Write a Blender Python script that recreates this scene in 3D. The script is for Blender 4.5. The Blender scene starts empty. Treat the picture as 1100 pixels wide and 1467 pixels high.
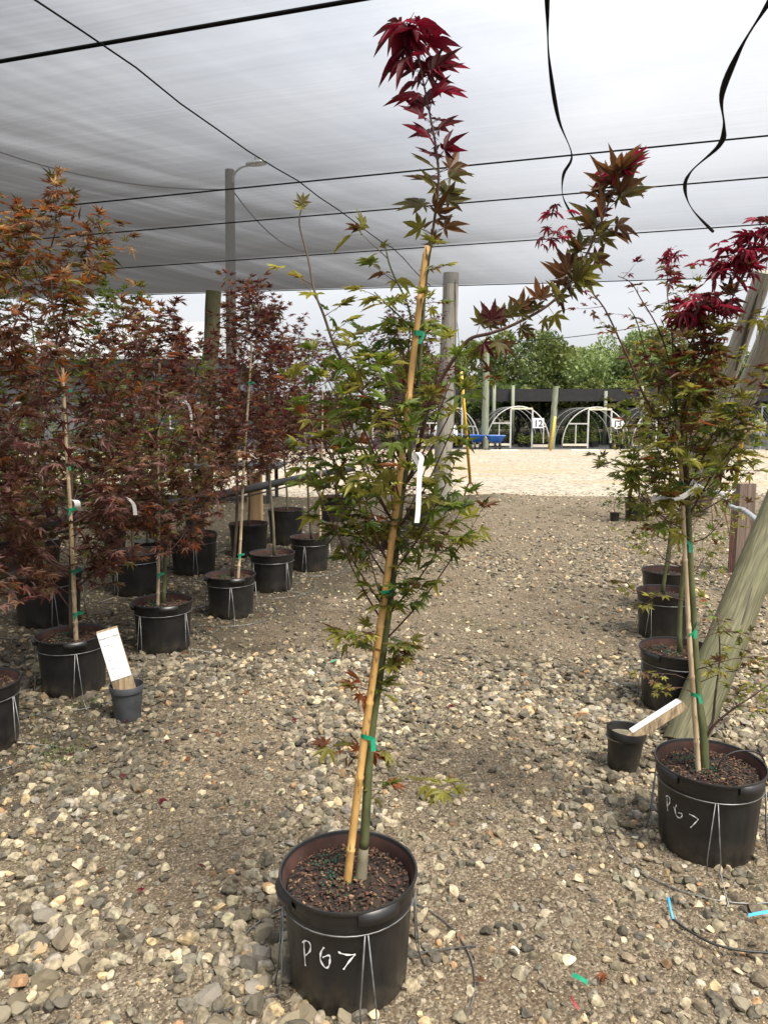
import bpy, math, random
import numpy as np
from mathutils import Vector, Matrix
R = math.radians
sc = bpy.context.scene
COL = sc.collection

# ------------------------------------------------------------------ camera
CAMH, PITCH, F = 1.475, R(7.4), 1059.0
cd = bpy.data.cameras.new('camera'); cam = bpy.data.objects.new('camera', cd); COL.objects.link(cam)
cam.location = (0, 0, CAMH); cam.rotation_euler = (R(90) - PITCH, 0, 0)
cd.sensor_fit = 'HORIZONTAL'; cd.sensor_width = 36; cd.lens = 36 * F / 1100
cd.clip_start = .05; cd.clip_end = 1500
sc.camera = cam

# ------------------------------------------------------------------ sky, sun, exposure
SUN_EL, SUN_AZ = R(60), R(135)
w = bpy.data.worlds.new('World'); sc.world = w; w.use_nodes = True
nt = w.node_tree; N = nt.nodes; L = nt.links
bg = N['Background']
sky = N.new('ShaderNodeTexSky'); sky.sky_type = 'NISHITA'; sky.sun_disc = False
sky.sun_elevation = SUN_EL; sky.sun_rotation = SUN_AZ; sky.dust_density = 2.0
tc = N.new('ShaderNodeTexCoord'); mp = N.new('ShaderNodeMapping'); mp.inputs['Scale'].default_value = (1, 1, 3.2)
no = N.new('ShaderNodeTexNoise'); no.inputs['Scale'].default_value = 2.6; no.inputs['Detail'].default_value = 5; no.inputs['Roughness'].default_value = .5
cr = N.new('ShaderNodeValToRGB'); cr.color_ramp.elements[0].position = .32; cr.color_ramp.elements[1].position = .62
cr.color_ramp.elements[0].color = (.72, .72, .72, 1); cr.color_ramp.elements[1].color = (.96, .96, .96, 1)
mx = N.new('ShaderNodeMix'); mx.data_type = 'RGBA'
mx.inputs[7].default_value = (7.6, 7.7, 7.9, 1)
L.new(tc.outputs['Generated'], mp.inputs[0]); L.new(mp.outputs[0], no.inputs['Vector'])
L.new(no.outputs[0], cr.inputs[0]); L.new(cr.outputs[0], mx.inputs[0])
L.new(sky.outputs[0], mx.inputs[6])
# an overcast sky is brighter overhead than at the horizon
sz_ = N.new('ShaderNodeSeparateXYZ'); L.new(tc.outputs['Generated'], sz_.inputs[0])
oc = N.new('ShaderNodeMapRange'); oc.inputs[1].default_value = 0; oc.inputs[2].default_value = 1; oc.inputs[3].default_value = .62; oc.inputs[4].default_value = 2.0
L.new(sz_.outputs[2], oc.inputs[0])
om = N.new('ShaderNodeVectorMath'); om.operation = 'SCALE'; L.new(mx.outputs[2], om.inputs[0]); L.new(oc.outputs[0], om.inputs['Scale'])
L.new(om.outputs[0], bg.inputs[0])
bg.inputs[1].default_value = .058
sd = bpy.data.lights.new('sun', 'SUN'); so = bpy.data.objects.new('sun', sd); COL.objects.link(so)
sd.energy = 3.2; sd.angle = R(22); sd.color = (1, .93, .82)
sdir = Vector((math.sin(SUN_AZ) * math.cos(SUN_EL), math.cos(SUN_AZ) * math.cos(SUN_EL), math.sin(SUN_EL)))
so.rotation_euler = sdir.to_track_quat('Z', 'Y').to_euler(); so.location = (0, 0, 20)
vs = sc.view_settings; vs.view_transform = 'Standard'; vs.look = 'None'; vs.exposure = 1.4; vs.gamma = 1
sc.cycles.use_denoising = True
sc.cycles.max_bounces = 8; sc.cycles.transparent_max_bounces = 16
sc.cycles.diffuse_bounces = 4; sc.cycles.sample_clamp_indirect = 6

# ------------------------------------------------------------------ picture to place
CP, SP = math.cos(PITCH), math.sin(PITCH)
def ray(px, py):
    x = (px - 550) / F; y = (733.5 - py) / F
    return Vector((x, CP + y * SP, -SP + y * CP))
def G(px, py, z=0.0):
    d = ray(px, py); t = (z - CAMH) / d.z
    return Vector((0, 0, CAMH)) + d * t
def P(px, py, Y):
    d = ray(px, py)
    return Vector((0, 0, CAMH)) + d * (Y / d.y)
def PZ(px, py, z): return G(px, py, z)

# ------------------------------------------------------------------ mesh helpers
def mesh_tris(name, V, T, mat, col=None, smooth=False):
    V = np.asarray(V, np.float32); T = np.asarray(T, np.int32)
    me = bpy.data.meshes.new(name)
    me.vertices.add(len(V)); me.vertices.foreach_set('co', V.ravel())
    me.loops.add(T.size); me.loops.foreach_set('vertex_index', T.ravel())
    me.polygons.add(len(T)); me.polygons.foreach_set('loop_start', np.arange(0, T.size, 3, dtype=np.int32))
    me.polygons.foreach_set('use_smooth', np.full(len(T), smooth))
    me.update(calc_edges=True)
    if col is not None:
        a = me.color_attributes.new('Col', 'FLOAT_COLOR', 'POINT')
        c = np.ones((len(V), 4), np.float32); c[:, :3] = col
        a.data.foreach_set('color', c.ravel())
    if mat: me.materials.append(mat)
    return me
def link(name, data, parent=None, loc=None, mat4=None):
    o = bpy.data.objects.new(name, data); COL.objects.link(o)
    if parent is not None: o.parent = parent
    if loc is not None: o.location = loc
    if mat4 is not None: o.matrix_local = mat4
    return o
def tag(o, label=None, cat=None, group=None, kind=None):
    if label: o['label'] = label
    if cat: o['category'] = cat
    if group: o['group'] = group
    if kind: o['kind'] = kind
    return o
def thing(name, label, cat, loc=(0, 0, 0), group=None, rz=0):
    o = link(name, None, None, loc); o.empty_display_size = .1; o.rotation_euler = (0, 0, rz)
    return tag(o, label, cat, group)

class MB:
    def __init__(s): s.V = []; s.F = []
    def add(s, V, Fs):
        n = len(s.V); s.V += [tuple(v) for v in V]; s.F += [tuple(i + n for i in f) for f in Fs]; return s
    def box(s, c, d, M=None):
        c = Vector(c); hx, hy, hz = d[0] / 2, d[1] / 2, d[2] / 2
        vs_ = [Vector((x, y, z)) for x in (-hx, hx) for y in (-hy, hy) for z in (-hz, hz)]
        if M is not None: vs_ = [M @ v for v in vs_]
        vs_ = [v + c for v in vs_]
        return s.add(vs_, [(0, 1, 3, 2), (4, 6, 7, 5), (0, 4, 5, 1), (2, 3, 7, 6), (0, 2, 6, 4), (1, 5, 7, 3)])
    def beam(s, a, b, wd, ht, up=(0, 0, 1)):
        a, b = Vector(a), Vector(b); d = (b - a); l = d.length; d.normalize()
        x = d.cross(Vector(up));
        if x.length < 1e-4: x = d.cross(Vector((1, 0, 0)))
        x.normalize(); z = x.cross(d)
        M = Matrix((x, d, z)).transposed()
        return s.box((a + b) / 2, (wd, l, ht), M)
    def tube(s, pts, rad, n=6, cap=True, closed=False):
        pts = [Vector(p) for p in pts]; m = len(pts)
        if not hasattr(rad, '__len__'): rad = [rad] * m
        prev = None; Vv = []
        for i, p in enumerate(pts):
            if closed: t = pts[(i + 1) % m] - pts[i - 1]
            else: t = pts[min(i + 1, m - 1)] - pts[max(i - 1, 0)]
            t.normalize()
            if prev is None:
                u = t.cross(Vector((0.13, .3, 1)));
                if u.length < .2: u = t.cross(Vector((1, 0, 0)))
            else: u = prev - t * prev.dot(t)
            u.normalize(); prev = u; v = t.cross(u)
            for k in range(n):
                a = 2 * math.pi * k / n
                Vv.append(p + (u * math.cos(a) + v * math.sin(a)) * rad[i])
        Fs = []
        for i in range(m if closed else m - 1):
            j = (i + 1) % m
            for k in range(n):
                Fs.append((i * n + k, i * n + (k + 1) % n, j * n + (k + 1) % n, j * n + k))
        if cap and not closed:
            Fs.append(tuple(range(n - 1, -1, -1))); Fs.append(tuple((m - 1) * n + k for k in range(n)))
        return s.add(Vv, Fs)
    def lathe(s, prof, n=48, mod=None, c=(0, 0, 0), close=False):
        Vv = []
        for i, (r, z) in enumerate(prof):
            for k in range(n):
                a = 2 * math.pi * k / n
                rr = r if mod is None else mod(r, z, a)
                Vv.append((c[0] + rr * math.cos(a), c[1] + rr * math.sin(a), c[2] + z))
        Fs = [(i * n + k, i * n + (k + 1) % n, (i + 1) * n + (k + 1) % n, (i + 1) * n + k) for i in range(len(prof) - 1) for k in range(n)]
        if close: Fs.append(tuple((len(prof) - 1) * n + k for k in range(n))); Fs.append(tuple(range(n - 1, -1, -1)))
        return s.add(Vv, Fs)
    def mesh(s, name, mat, smooth=False):
        me = bpy.data.meshes.new(name); me.from_pydata(s.V, [], s.F); me.update()
        if smooth: me.polygons.foreach_set('use_smooth', np.full(len(me.polygons), True)); me.update()
        if smooth == 'auto': me.set_sharp_from_angle(angle=R(38))
        if mat: me.materials.append(mat)
        return me
    def build(s, name, mat, parent=None, smooth=False):
        """Vertices given in world space; the object is expressed relative to its parent chain (translation only)."""
        off = Vector((0, 0, 0)); p = parent
        while p is not None: off += p.location; p = p.parent
        if off.length: s.V = [(v[0] - off.x, v[1] - off.y, v[2] - off.z) for v in s.V]
        return link(name, s.mesh(name, mat, smooth), parent)
def circle(c, r, z, n=32, a0=0, a1=2 * math.pi, ry=None):
    full = abs(a1 - a0 - 2 * math.pi) < 1e-6
    m = n if full else n + 1
    return [Vector((c[0] + r * math.cos(a0 + (a1 - a0) * i / n), c[1] + (ry or r) * math.sin(a0 + (a1 - a0) * i / n), z)) for i in range(m)]
def smooth_path(pts, sub=4):
    pts = [Vector(p) for p in pts]; out = []
    for i in range(len(pts) - 1):
        p0 = pts[max(i - 1, 0)]; p1 = pts[i]; p2 = pts[i + 1]; p3 = pts[min(i + 2, len(pts) - 1)]
        for k in range(sub):
            t = k / sub
            out.append(.5 * ((2 * p1) + (p2 - p0) * t + (2 * p0 - 5 * p1 + 4 * p2 - p3) * t * t + (3 * p1 - p0 - 3 * p2 + p3) * t ** 3))
    out.append(pts[-1]); return out

# ------------------------------------------------------------------ materials
def mat_base(name):
    m = bpy.data.materials.new(name); m.use_nodes = True
    return m, m.node_tree.nodes, m.node_tree.links, m.node_tree.nodes['Principled BSDF']
def simple(name, c1, c2=None, rough=.6, scale=8, metal=0, bump=0, bscale=None, stretch=(1, 1, 1), spec=.5, detail=6, lo=.35, hi=.65):
    m, n, l, b = mat_base(name)
    b.inputs['Roughness'].default_value = rough; b.inputs['Metallic'].default_value = metal
    b.inputs['Specular IOR Level'].default_value = spec
    tcn = n.new('ShaderNodeTexCoord'); mpn = n.new('ShaderNodeMapping'); mpn.inputs['Scale'].default_value = stretch
    l.new(tcn.outputs['Object'], mpn.inputs[0])
    if c2:
        nn = n.new('ShaderNodeTexNoise'); nn.inputs['Scale'].default_value = scale; nn.inputs['Detail'].default_value = detail
        l.new(mpn.outputs[0], nn.inputs['Vector'])
        rp = n.new('ShaderNodeValToRGB'); rp.color_ramp.elements[0].color = (*c1, 1); rp.color_ramp.elements[1].color = (*c2, 1)
        rp.color_ramp.elements[0].position = lo; rp.color_ramp.elements[1].position = hi
        l.new(nn.outputs[0], rp.inputs[0]); l.new(rp.outputs[0], b.inputs['Base Color'])
    else: b.inputs['Base Color'].default_value = (*c1, 1)
    if bump:
        nb = n.new('ShaderNodeTexNoise'); nb.inputs['Scale'].default_value = bscale or scale; nb.inputs['Detail'].default_value = 5
        l.new(mpn.outputs[0], nb.inputs['Vector'])
        bp = n.new('ShaderNodeBump'); bp.inputs['Strength'].default_value = bump; bp.inputs['Distance'].default_value = .01
        l.new(nb.outputs[0], bp.inputs['Height']); l.new(bp.outputs[0], b.inputs['Normal'])
    return m
def attr_mat(name, rough, translucent=0, noise=0, nscale=30, bump=0, spec=.5):
    m, n, l, b = mat_base(name)
    b.inputs['Roughness'].default_value = rough; b.inputs['Specular IOR Level'].default_value = spec
    a = n.new('ShaderNodeAttribute'); a.attribute_name = 'Col'
    src = a.outputs['Color']
    if noise:
        tcn = n.new('ShaderNodeTexCoord'); nn = n.new('ShaderNodeTexNoise'); nn.inputs['Scale'].default_value = nscale; nn.inputs['Detail'].default_value = 4
        l.new(tcn.outputs['Object'], nn.inputs['Vector'])
        mr = n.new('ShaderNodeMapRange'); mr.inputs[1].default_value = .3; mr.inputs[2].default_value = .7
        mr.inputs[3].default_value = 1 - noise; mr.inputs[4].default_value = 1 + noise
        l.new(nn.outputs[0], mr.inputs[0])
        vm = n.new('ShaderNodeVectorMath'); vm.operation = 'SCALE'
        l.new(src, vm.inputs[0]); l.new(mr.outputs[0], vm.inputs['Scale']); src = vm.outputs[0]
        if bump:
            bp = n.new('ShaderNodeBump'); bp.inputs['Strength'].default_value = bump; bp.inputs['Distance'].default_value = .005
            l.new(nn.outputs[0], bp.inputs['Height']); l.new(bp.outputs[0], b.inputs['Normal'])
    l.new(src, b.inputs['Base Color'])
    if translucent:
        tr = n.new('ShaderNodeBsdfTranslucent'); l.new(src, tr.inputs[0])
        ms = n.new('ShaderNodeMixShader'); ms.inputs[0].default_value = translucent
        l.new(b.outputs[0], ms.inputs[1]); l.new(tr.outputs[0], ms.inputs[2])
        l.new(ms.outputs[0], n['Material Output'].inputs[0])
    return m
M_LEAF = attr_mat('leaf', .5, .48, .3, 35, spec=.4)
M_STONE = attr_mat('stone', .85, 0, .42, 70, .5, spec=.3)
M_CHIP = attr_mat('bark_chip', .9, 0, .3, 60)
M_POT = simple('pot_plastic', (.008, .008, .009), (.016, .0155, .015), .38, 14, bump=.06, bscale=60)
def add_splash(m):
    """dried mud splashes near the foot of a pot: patchy, following the pot's own height"""
    n, l = m.node_tree.nodes, m.node_tree.links; b = n['Principled BSDF']
    tcn = n.new('ShaderNodeTexCoord'); sp = n.new('ShaderNodeSeparateXYZ'); l.new(tcn.outputs['Object'], sp.inputs[0])
    mr = n.new('ShaderNodeMapRange'); mr.inputs[1].default_value = .11; mr.inputs[2].default_value = 0; mr.inputs[3].default_value = 0; mr.inputs[4].default_value = .75
    l.new(sp.outputs[2], mr.inputs[0])
    nn = n.new('ShaderNodeTexNoise'); nn.inputs['Scale'].default_value = 16; nn.inputs['Detail'].default_value = 8; nn.inputs['Roughness'].default_value = .75
    l.new(tcn.outputs['Object'], nn.inputs['Vector'])
    mr2 = n.new('ShaderNodeMapRange'); mr2.inputs[1].default_value = .42; mr2.inputs[2].default_value = .75
    l.new(nn.outputs[0], mr2.inputs[0])
    mu = n.new('ShaderNodeMath'); mu.operation = 'MULTIPLY'; l.new(mr.outputs[0], mu.inputs[0]); l.new(mr2.outputs[0], mu.inputs[1])
    mxn = n.new('ShaderNodeMix'); mxn.data_type = 'RGBA'; mxn.inputs[7].default_value = (.11, .09, .06, 1)
    old = b.inputs['Base Color'].links[0].from_socket
    l.new(old, mxn.inputs[6]); l.new(mu.outputs[0], mxn.inputs[0]); l.new(mxn.outputs[2], b.inputs['Base Color'])
add_splash(M_POT)
M_POTIN = simple('pot_inside', (.035, .014, .010), (.075, .032, .024), .8, 12)
M_POTGREY = simple('grey_pot', (.035, .039, .043), (.055, .06, .064), .55, 20)
M_SOIL = simple('potting_soil', (.006, .0045, .003), (.03, .018, .011), .95, 40, bump=.8, bscale=70)
M_WIRE = simple('galvanised_wire', (.13, .135, .135), (.24, .245, .245), .45, 30, metal=.75)
M_DRIP = simple('black_poly_tube', (.012, .012, .013), None, .5)
M_BLUE = simple('blue_tip', (.06, .27, .55), None, .5)
M_TIE = simple('green_tie_tape', (.0, .17, .085), (.0, .25, .13), .4, 30)
M_TAG = simple('white_tag', (.72, .73, .72), (.8, .8, .8), .5, 20)
M_PAPER = simple('paper', (.8, .81, .82), None, .6)
M_INK = simple('ink', (.10, .10, .11), None, .8)
M_INKL = simple('pale_ink', (.42, .42, .44), None, .8)
M_CHALK = simple('white_paint_pen', (.68, .68, .68), (.82, .82, .82), .6, 80)
def bark(name, c1, c2, lich=None, rings=0):
    return simple(name, c1, c2, .75, 26, bump=.25, bscale=60, stretch=(1, 1, .35))
M_BARKG = bark('green_bark', (.05, .062, .02), (.11, .125, .05))
M_BARKD = bark('brown_bark', (.045, .03, .022), (.10, .075, .05))
M_TWIG = bark('red_twig', (.05, .02, .018), (.09, .045, .03))
M_BASE = bark('old_bark', (.085, .08, .045), (.17, .15, .10))
def bamboo(name, c1, c2):
    m = simple(name, c1, c2, .5, 18, bump=.1, bscale=30, stretch=(2.2, 2.2, .5))
    n, l = m.node_tree.nodes, m.node_tree.links; b = n['Principled BSDF']
    tcn = n.new('ShaderNodeTexCoord'); nn = n.new('ShaderNodeTexNoise'); nn.inputs['Scale'].default_value = 45; nn.inputs['Detail'].default_value = 7
    mpn = n.new('ShaderNodeMapping'); mpn.inputs['Scale'].default_value = (2, 2, .6)
    l.new(tcn.outputs['Object'], mpn.inputs[0]); l.new(mpn.outputs[0], nn.inputs[0])
    mr = n.new('ShaderNodeMapRange'); mr.inputs[1].default_value = .60; mr.inputs[2].default_value = .70
    l.new(nn.outputs[0], mr.inputs[0])
    mxn = n.new('ShaderNodeMix'); mxn.data_type = 'RGBA'; mxn.inputs[7].default_value = (.09, .045, .015, 1)
    old = b.inputs['Base Color'].links[0].from_socket
    l.new(old, mxn.inputs[6]); l.new(mr.outputs[0], mxn.inputs[0]); l.new(mxn.outputs[2], b.inputs['Base Color'])
    return m
M_BAMBOO = bamboo('golden_bamboo', (.42, .235, .07), (.60, .37, .13))
M_BAMBOOP = bamboo('pale_bamboo', (.34, .25, .15), (.50, .40, .26))
def timber(name, c1, c2, green=None, st=(6, 6, .35), sc_=6):
    m = simple(name, c1, c2, .8, sc_, bump=.5, bscale=sc_ * 1.5, stretch=st)
    if green:
        n, l = m.node_tree.nodes, m.node_tree.links; b = n['Principled BSDF']
        tcn = n.new('ShaderNodeTexCoord'); nn = n.new('ShaderNodeTexNoise'); nn.inputs['Scale'].default_value = 2.2; nn.inputs['Detail'].default_value = 6
        l.new(tcn.outputs['Object'], nn.inputs[0])
        mr = n.new('ShaderNodeMapRange'); mr.inputs[1].default_value = .4; mr.inputs[2].default_value = .62; mr.inputs[4].default_value = .8
        l.new(nn.outputs[0], mr.inputs[0])
        mxn = n.new('ShaderNodeMix'); mxn.data_type = 'RGBA'; mxn.inputs[7].default_value = (*green, 1)
        old = b.inputs['Base Color'].links[0].from_socket
        l.new(old, mxn.inputs[6]); l.new(mr.outputs[0], mxn.inputs[0]); l.new(mxn.outputs[2], b.inputs['Base Color'])
    return m
M_POLE = timber('weathered_pole', (.17, .16, .135), (.34, .32, .27), st=(16, 16, .5))
M_POLEG = timber('algae_pole', (.065, .062, .032), (.155, .145, .08), (.06, .068, .025), st=(18, 18, 1.2))
M_POST = timber('brown_post', (.10, .07, .055), (.21, .155, .12), st=(9, 9, .25), sc_=8)
M_LUMBER = timber('new_lumber', (.34, .22, .11), (.47, .32, .17), st=(8, 8, .3))
M_POLEFAR = timber('treated_pole', (.13, .15, .10), (.22, .24, .17))
M_STAIN = simple('dark_stain_wood', (.03, .024, .018), (.06, .05, .04), .8, 9)
M_GALV = simple('galvanised_pipe', (.30, .32, .33), (.48, .50, .51), .4, 20, metal=.7)
M_BLACKPIPE = simple('black_pipe', (.012, .013, .014), (.02, .021, .022), .42, 9)
M_CABLE = simple('black_cable', (.006, .006, .0065), None, .9, spec=.1)
M_YELLOW = simple('yellow_plastic', (.60, .36, .02), (.68, .43, .04), .45, 8)
M_REDSTEEL = simple('rust_red_steel', (.14, .04, .03), (.20, .07, .05), .6, 14)
M_WHITEPIPE = simple('white_pipe', (.36, .36, .34), (.48, .48, .46), .5, 6)
M_NET = None
M_BLACKFAB = simple('black_ground_fabric', (.018, .019, .021), (.035, .036, .038), .8, 3)
M_BLUEPLAST = simple('blue_plastic', (.015, .10, .42), None, .4)
M_ROOFM = simple('grey_metal_roof', (.20, .205, .21), (.26, .265, .27), .55, 3)
M_WALLM = simple('building_wall', (.07, .08, .095), (.11, .12, .13), .7, 3)
M_FARWHITE = simple('white_plastic', (.75, .76, .76), None, .5)
M_BOARD = simple('pale_board', (.55, .49, .38), (.65, .58, .46), .8, 4)

# ------------------------------------------------------------------ ground materials
def ground_material():
    m, n, l, b = mat_base('dirt_and_grit'); b.inputs['Roughness'].default_value = .95; b.inputs['Specular IOR Level'].default_value = .2
    tcn = n.new('ShaderNodeTexCoord'); o = tcn.outputs['Object']
    def noise(s, d=6, r=.6):
        x = n.new('ShaderNodeTexNoise'); x.inputs['Scale'].default_value = s; x.inputs['Detail'].default_value = d; x.inputs['Roughness'].default_value = r
        l.new(o, x.inputs['Vector']); return x.outputs[0]
    def ramp(f, stops):
        x = n.new('ShaderNodeValToRGB'); e = x.color_ramp.elements
        while len(e) < len(stops): e.new(.5)
        for q, (p, c) in zip(e, stops): q.position = p; q.color = (*c, 1)
        l.new(f, x.inputs[0]); return x.outputs[0]
    def mixc(f, a, c, blend='MIX'):
        x = n.new('ShaderNodeMix'); x.data_type = 'RGBA'; x.blend_type = blend
        if isinstance(f, float): x.inputs[0].default_value = f
        else: l.new(f, x.inputs[0])
        l.new(a, x.inputs[6]); l.new(c, x.inputs[7]); return x.outputs[2]
    dirt = ramp(noise(3.5, 8, .65), [(.30, (.048, .033, .019)), (.48, (.102, .073, .044)), (.66, (.185, .138, .086))])
    vor = n.new('ShaderNodeTexVoronoi'); vor.inputs['Scale'].default_value = 75; l.new(o, vor.inputs['Vector'])
    sep = n.new('ShaderNodeSeparateColor'); l.new(vor.outputs['Color'], sep.inputs[0])
    grit = ramp(sep.outputs[0], [(0, (.04, .030, .020)), (.45, (.105, .082, .056)), (.8, (.23, .19, .135)), (1, (.42, .36, .265))])
    gm = n.new('ShaderNodeMapRange'); gm.inputs[1].default_value = .40; gm.inputs[2].default_value = .58; gm.inputs[4].default_value = .8
    l.new(noise(2.2, 6, .7), gm.inputs[0])
    c = mixc(gm.outputs[0], dirt, grit)
    vor2 = n.new('ShaderNodeTexVoronoi'); vor2.inputs['Scale'].default_value = 190; l.new(o, vor2.inputs['Vector'])
    sep2 = n.new('ShaderNodeSeparateColor'); l.new(vor2.outputs['Color'], sep2.inputs[0])
    sand = ramp(sep2.outputs[1], [(0, (.05, .037, .025)), (.5, (.135, .105, .07)), (.9, (.30, .25, .18)), (1, (.5, .44, .34))])
    c = mixc(.45, c, sand)
    # moss in patches
    mm = n.new('ShaderNodeMapRange'); mm.inputs[1].default_value = .56; mm.inputs[2].default_value = .68; mm.inputs[4].default_value = .55
    l.new(noise(1.1, 5, .6), mm.inputs[0])
    moss = ramp(noise(30, 4), [(.3, (.025, .028, .010)), (.7, (.06, .065, .022))])
    c = mixc(mm.outputs[0], c, moss)
    # moss and tree shade painted into the dirt along the left row, noise-edged
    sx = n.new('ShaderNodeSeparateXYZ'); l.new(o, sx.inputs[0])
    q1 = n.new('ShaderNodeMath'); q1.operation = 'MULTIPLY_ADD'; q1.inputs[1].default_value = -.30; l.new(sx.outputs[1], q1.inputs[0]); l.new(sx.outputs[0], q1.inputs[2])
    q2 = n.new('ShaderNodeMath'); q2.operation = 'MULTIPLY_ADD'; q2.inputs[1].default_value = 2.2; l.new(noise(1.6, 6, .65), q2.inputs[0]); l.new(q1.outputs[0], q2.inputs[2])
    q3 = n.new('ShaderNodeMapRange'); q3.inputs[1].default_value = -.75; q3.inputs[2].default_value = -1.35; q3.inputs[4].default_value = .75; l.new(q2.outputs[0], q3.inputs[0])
    moss_shade_col = ramp(noise(14, 6), [(.3, (.018, .014, .009)), (.55, (.04, .032, .02)), (.75, (.06, .058, .026))])
    c = mixc(q3.outputs[0], c, moss_shade_col)
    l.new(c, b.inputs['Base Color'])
    ad = n.new('ShaderNodeMath'); ad.operation = 'ADD'
    inv = n.new('ShaderNodeMath'); inv.operation = 'MULTIPLY'; inv.inputs[1].default_value = -1.2
    l.new(vor.outputs['Distance'], inv.inputs[0]); l.new(inv.outputs[0], ad.inputs[0]); l.new(noise(60, 8, .7), ad.inputs[1])
    bp = n.new('ShaderNodeBump'); bp.inputs['Strength'].default_value = .8; bp.inputs['Distance'].default_value = .012
    l.new(ad.outputs[0], bp.inputs['Height']); l.new(bp.outputs[0], b.inputs['Normal'])
    return m
def lot_material():
    m, n, l, b = mat_base('pale_limestone_gravel'); b.inputs['Roughness'].default_value = .95
    tcn = n.new('ShaderNodeTexCoord'); o = tcn.outputs['Object']
    v = n.new('ShaderNodeTexVoronoi'); v.inputs['Scale'].default_value = 14; l.new(o, v.inputs['Vector'])
    s = n.new('ShaderNodeSeparateColor'); l.new(v.outputs['Color'], s.inputs[0])
    r = n.new('ShaderNodeValToRGB'); e = r.color_ramp.elements; e.new(.5)
    for q, (p, c) in zip(e, [(0, (.10, .085, .06)), (.3, (.22, .19, .145)), (1, (.35, .31, .245))]): q.position = p; q.color = (*c, 1)
    l.new(s.outputs[0], r.inputs[0])
    mpn = n.new('ShaderNodeMapping'); mpn.inputs['Scale'].default_value = (.12, .5, 1); l.new(o, mpn.inputs[0])
    nn = n.new('ShaderNodeTexNoise'); nn.inputs['Scale'].default_value = 1.4; nn.inputs['Detail'].default_value = 6; l.new(mpn.outputs[0], nn.inputs['Vector'])
    r2 = n.new('ShaderNodeMapRange'); r2.inputs[1].default_value = .50; r2.inputs[2].default_value = .66; r2.inputs[4].default_value = .75; l.new(nn.outputs[0], r2.inputs[0])
    mxn = n.new('ShaderNodeMix'); mxn.data_type = 'RGBA'; mxn.inputs[7].default_value = (.28, .19, .095, 1)
    l.new(r2.outputs[0], mxn.inputs[0]); l.new(r.outputs[0], mxn.inputs[6]); l.new(mxn.outputs[2], b.inputs['Base Color'])
    bp = n.new('ShaderNodeBump'); bp.inputs['Strength'].default_value = .7; bp.inputs['Distance'].default_value = .03
    l.new(v.outputs['Distance'], bp.inputs['Height']); l.new(bp.outputs[0], b.inputs['Normal'])
    return m

g = MB(); g.add([(-300, -40, 0), (300, -40, 0), (300, 600, 0), (-300, 600, 0)], [(0, 1, 2, 3)])
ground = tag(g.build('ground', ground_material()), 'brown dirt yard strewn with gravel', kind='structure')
rg = random.Random(5)
near = []
for i in range(161):
    x = -60 + 120 * i / 160
    near.append((x, 13.75 + .25 * math.sin(x * .9) + rg.uniform(-.22, .22) - .02 * x, .004))
fe = [(-60, 32.6, .004), (60, 32.6, .004)]
g = MB(); g.add([v for i in range(161) for v in (near[i], (near[i][0], 33.0, .004))], [(2 * i, 2 * i + 2, 2 * i + 3, 2 * i + 1) for i in range(160)])
tag(g.build('gravel_lot', lot_material()), 'pale sunlit gravel lot beyond the shade roof', kind='structure')
g = MB(); g.add([(-60, 33.0, .004), (60, 33.0, .004), (60, 66, .004), (-60, 66, .004)], [(0, 1, 2, 3)])
tag(g.build('fabric_ground', M_BLACKFAB), 'black weed fabric ground under the hoop houses', kind='structure')

# ------------------------------------------------------------------ gravel
nr = np.random.default_rng(11)
def ico(sub):
    t = (1 + 5 ** .5) / 2
    V = [(-1, t, 0), (1, t, 0), (-1, -t, 0), (1, -t, 0), (0, -1, t), (0, 1, t), (0, -1, -t), (0, 1, -t), (t, 0, -1), (t, 0, 1), (-t, 0, -1), (-t, 0, 1)]
    Fc = [(0, 11, 5), (0, 5, 1), (0, 1, 7), (0, 7, 10), (0, 10, 11), (1, 5, 9), (5, 11, 4), (11, 10, 2), (10, 7, 6), (7, 1, 8), (3, 9, 4), (3, 4, 2), (3, 2, 6), (3, 6, 8), (3, 8, 9), (4, 9, 5), (2, 4, 11), (6, 2, 10), (8, 6, 7), (9, 8, 1)]
    V = [np.array(v) / np.linalg.norm(v) for v in V]
    for _ in range(sub):
        mid = {}; nf = []
        def mp_(a, b):
            k = (min(a, b), max(a, b))
            if k not in mid:
                p = V[a] + V[b]; V.append(p / np.linalg.norm(p)); mid[k] = len(V) - 1
            return mid[k]
        for a, b, c in Fc:
            ab, bc, ca = mp_(a, b), mp_(b, c), mp_(c, a)
            nf += [(a, ab, ca), (b, bc, ab), (c, ca, bc), (ab, bc, ca)]
        Fc = nf
    return np.array(V), np.array(Fc)
def rock(sub):
    V, Fc = ico(sub); V = V.copy()
    for _ in range(9):
        nrm = nr.normal(size=3); nrm /= np.linalg.norm(nrm); d = nr.uniform(.48, .82)
        s = V @ nrm; k = s > d
        V[k] -= np.outer(s[k] - d, nrm)
    V *= np.array([1, nr.uniform(.62, .95), nr.uniform(.45, .72)])
    V += nr.normal(scale=.025, size=V.shape)
    return V / np.abs(V).max(), Fc
ROCK_HI = [rock(1) for _ in range(36)]; ROCK_LO = [rock(0) for _ in range(30)]
STONE_COLS = np.array([(.135, .13, .115), (.19, .18, .155), (.23, .215, .175), (.30, .275, .22), (.10, .098, .09), (.165, .15, .12), (.42, .385, .31), (.34, .28, .19), (.27, .18, .115), (.21, .205, .20), (.15, .135, .11)])
STONE_COLS = STONE_COLS * np.array([1.02, .93, .77])
STONE_W = np.array([.17, .18, .15, .10, .12, .11, .045, .045, .018, .08, .10]); STONE_W /= STONE_W.sum()
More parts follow.
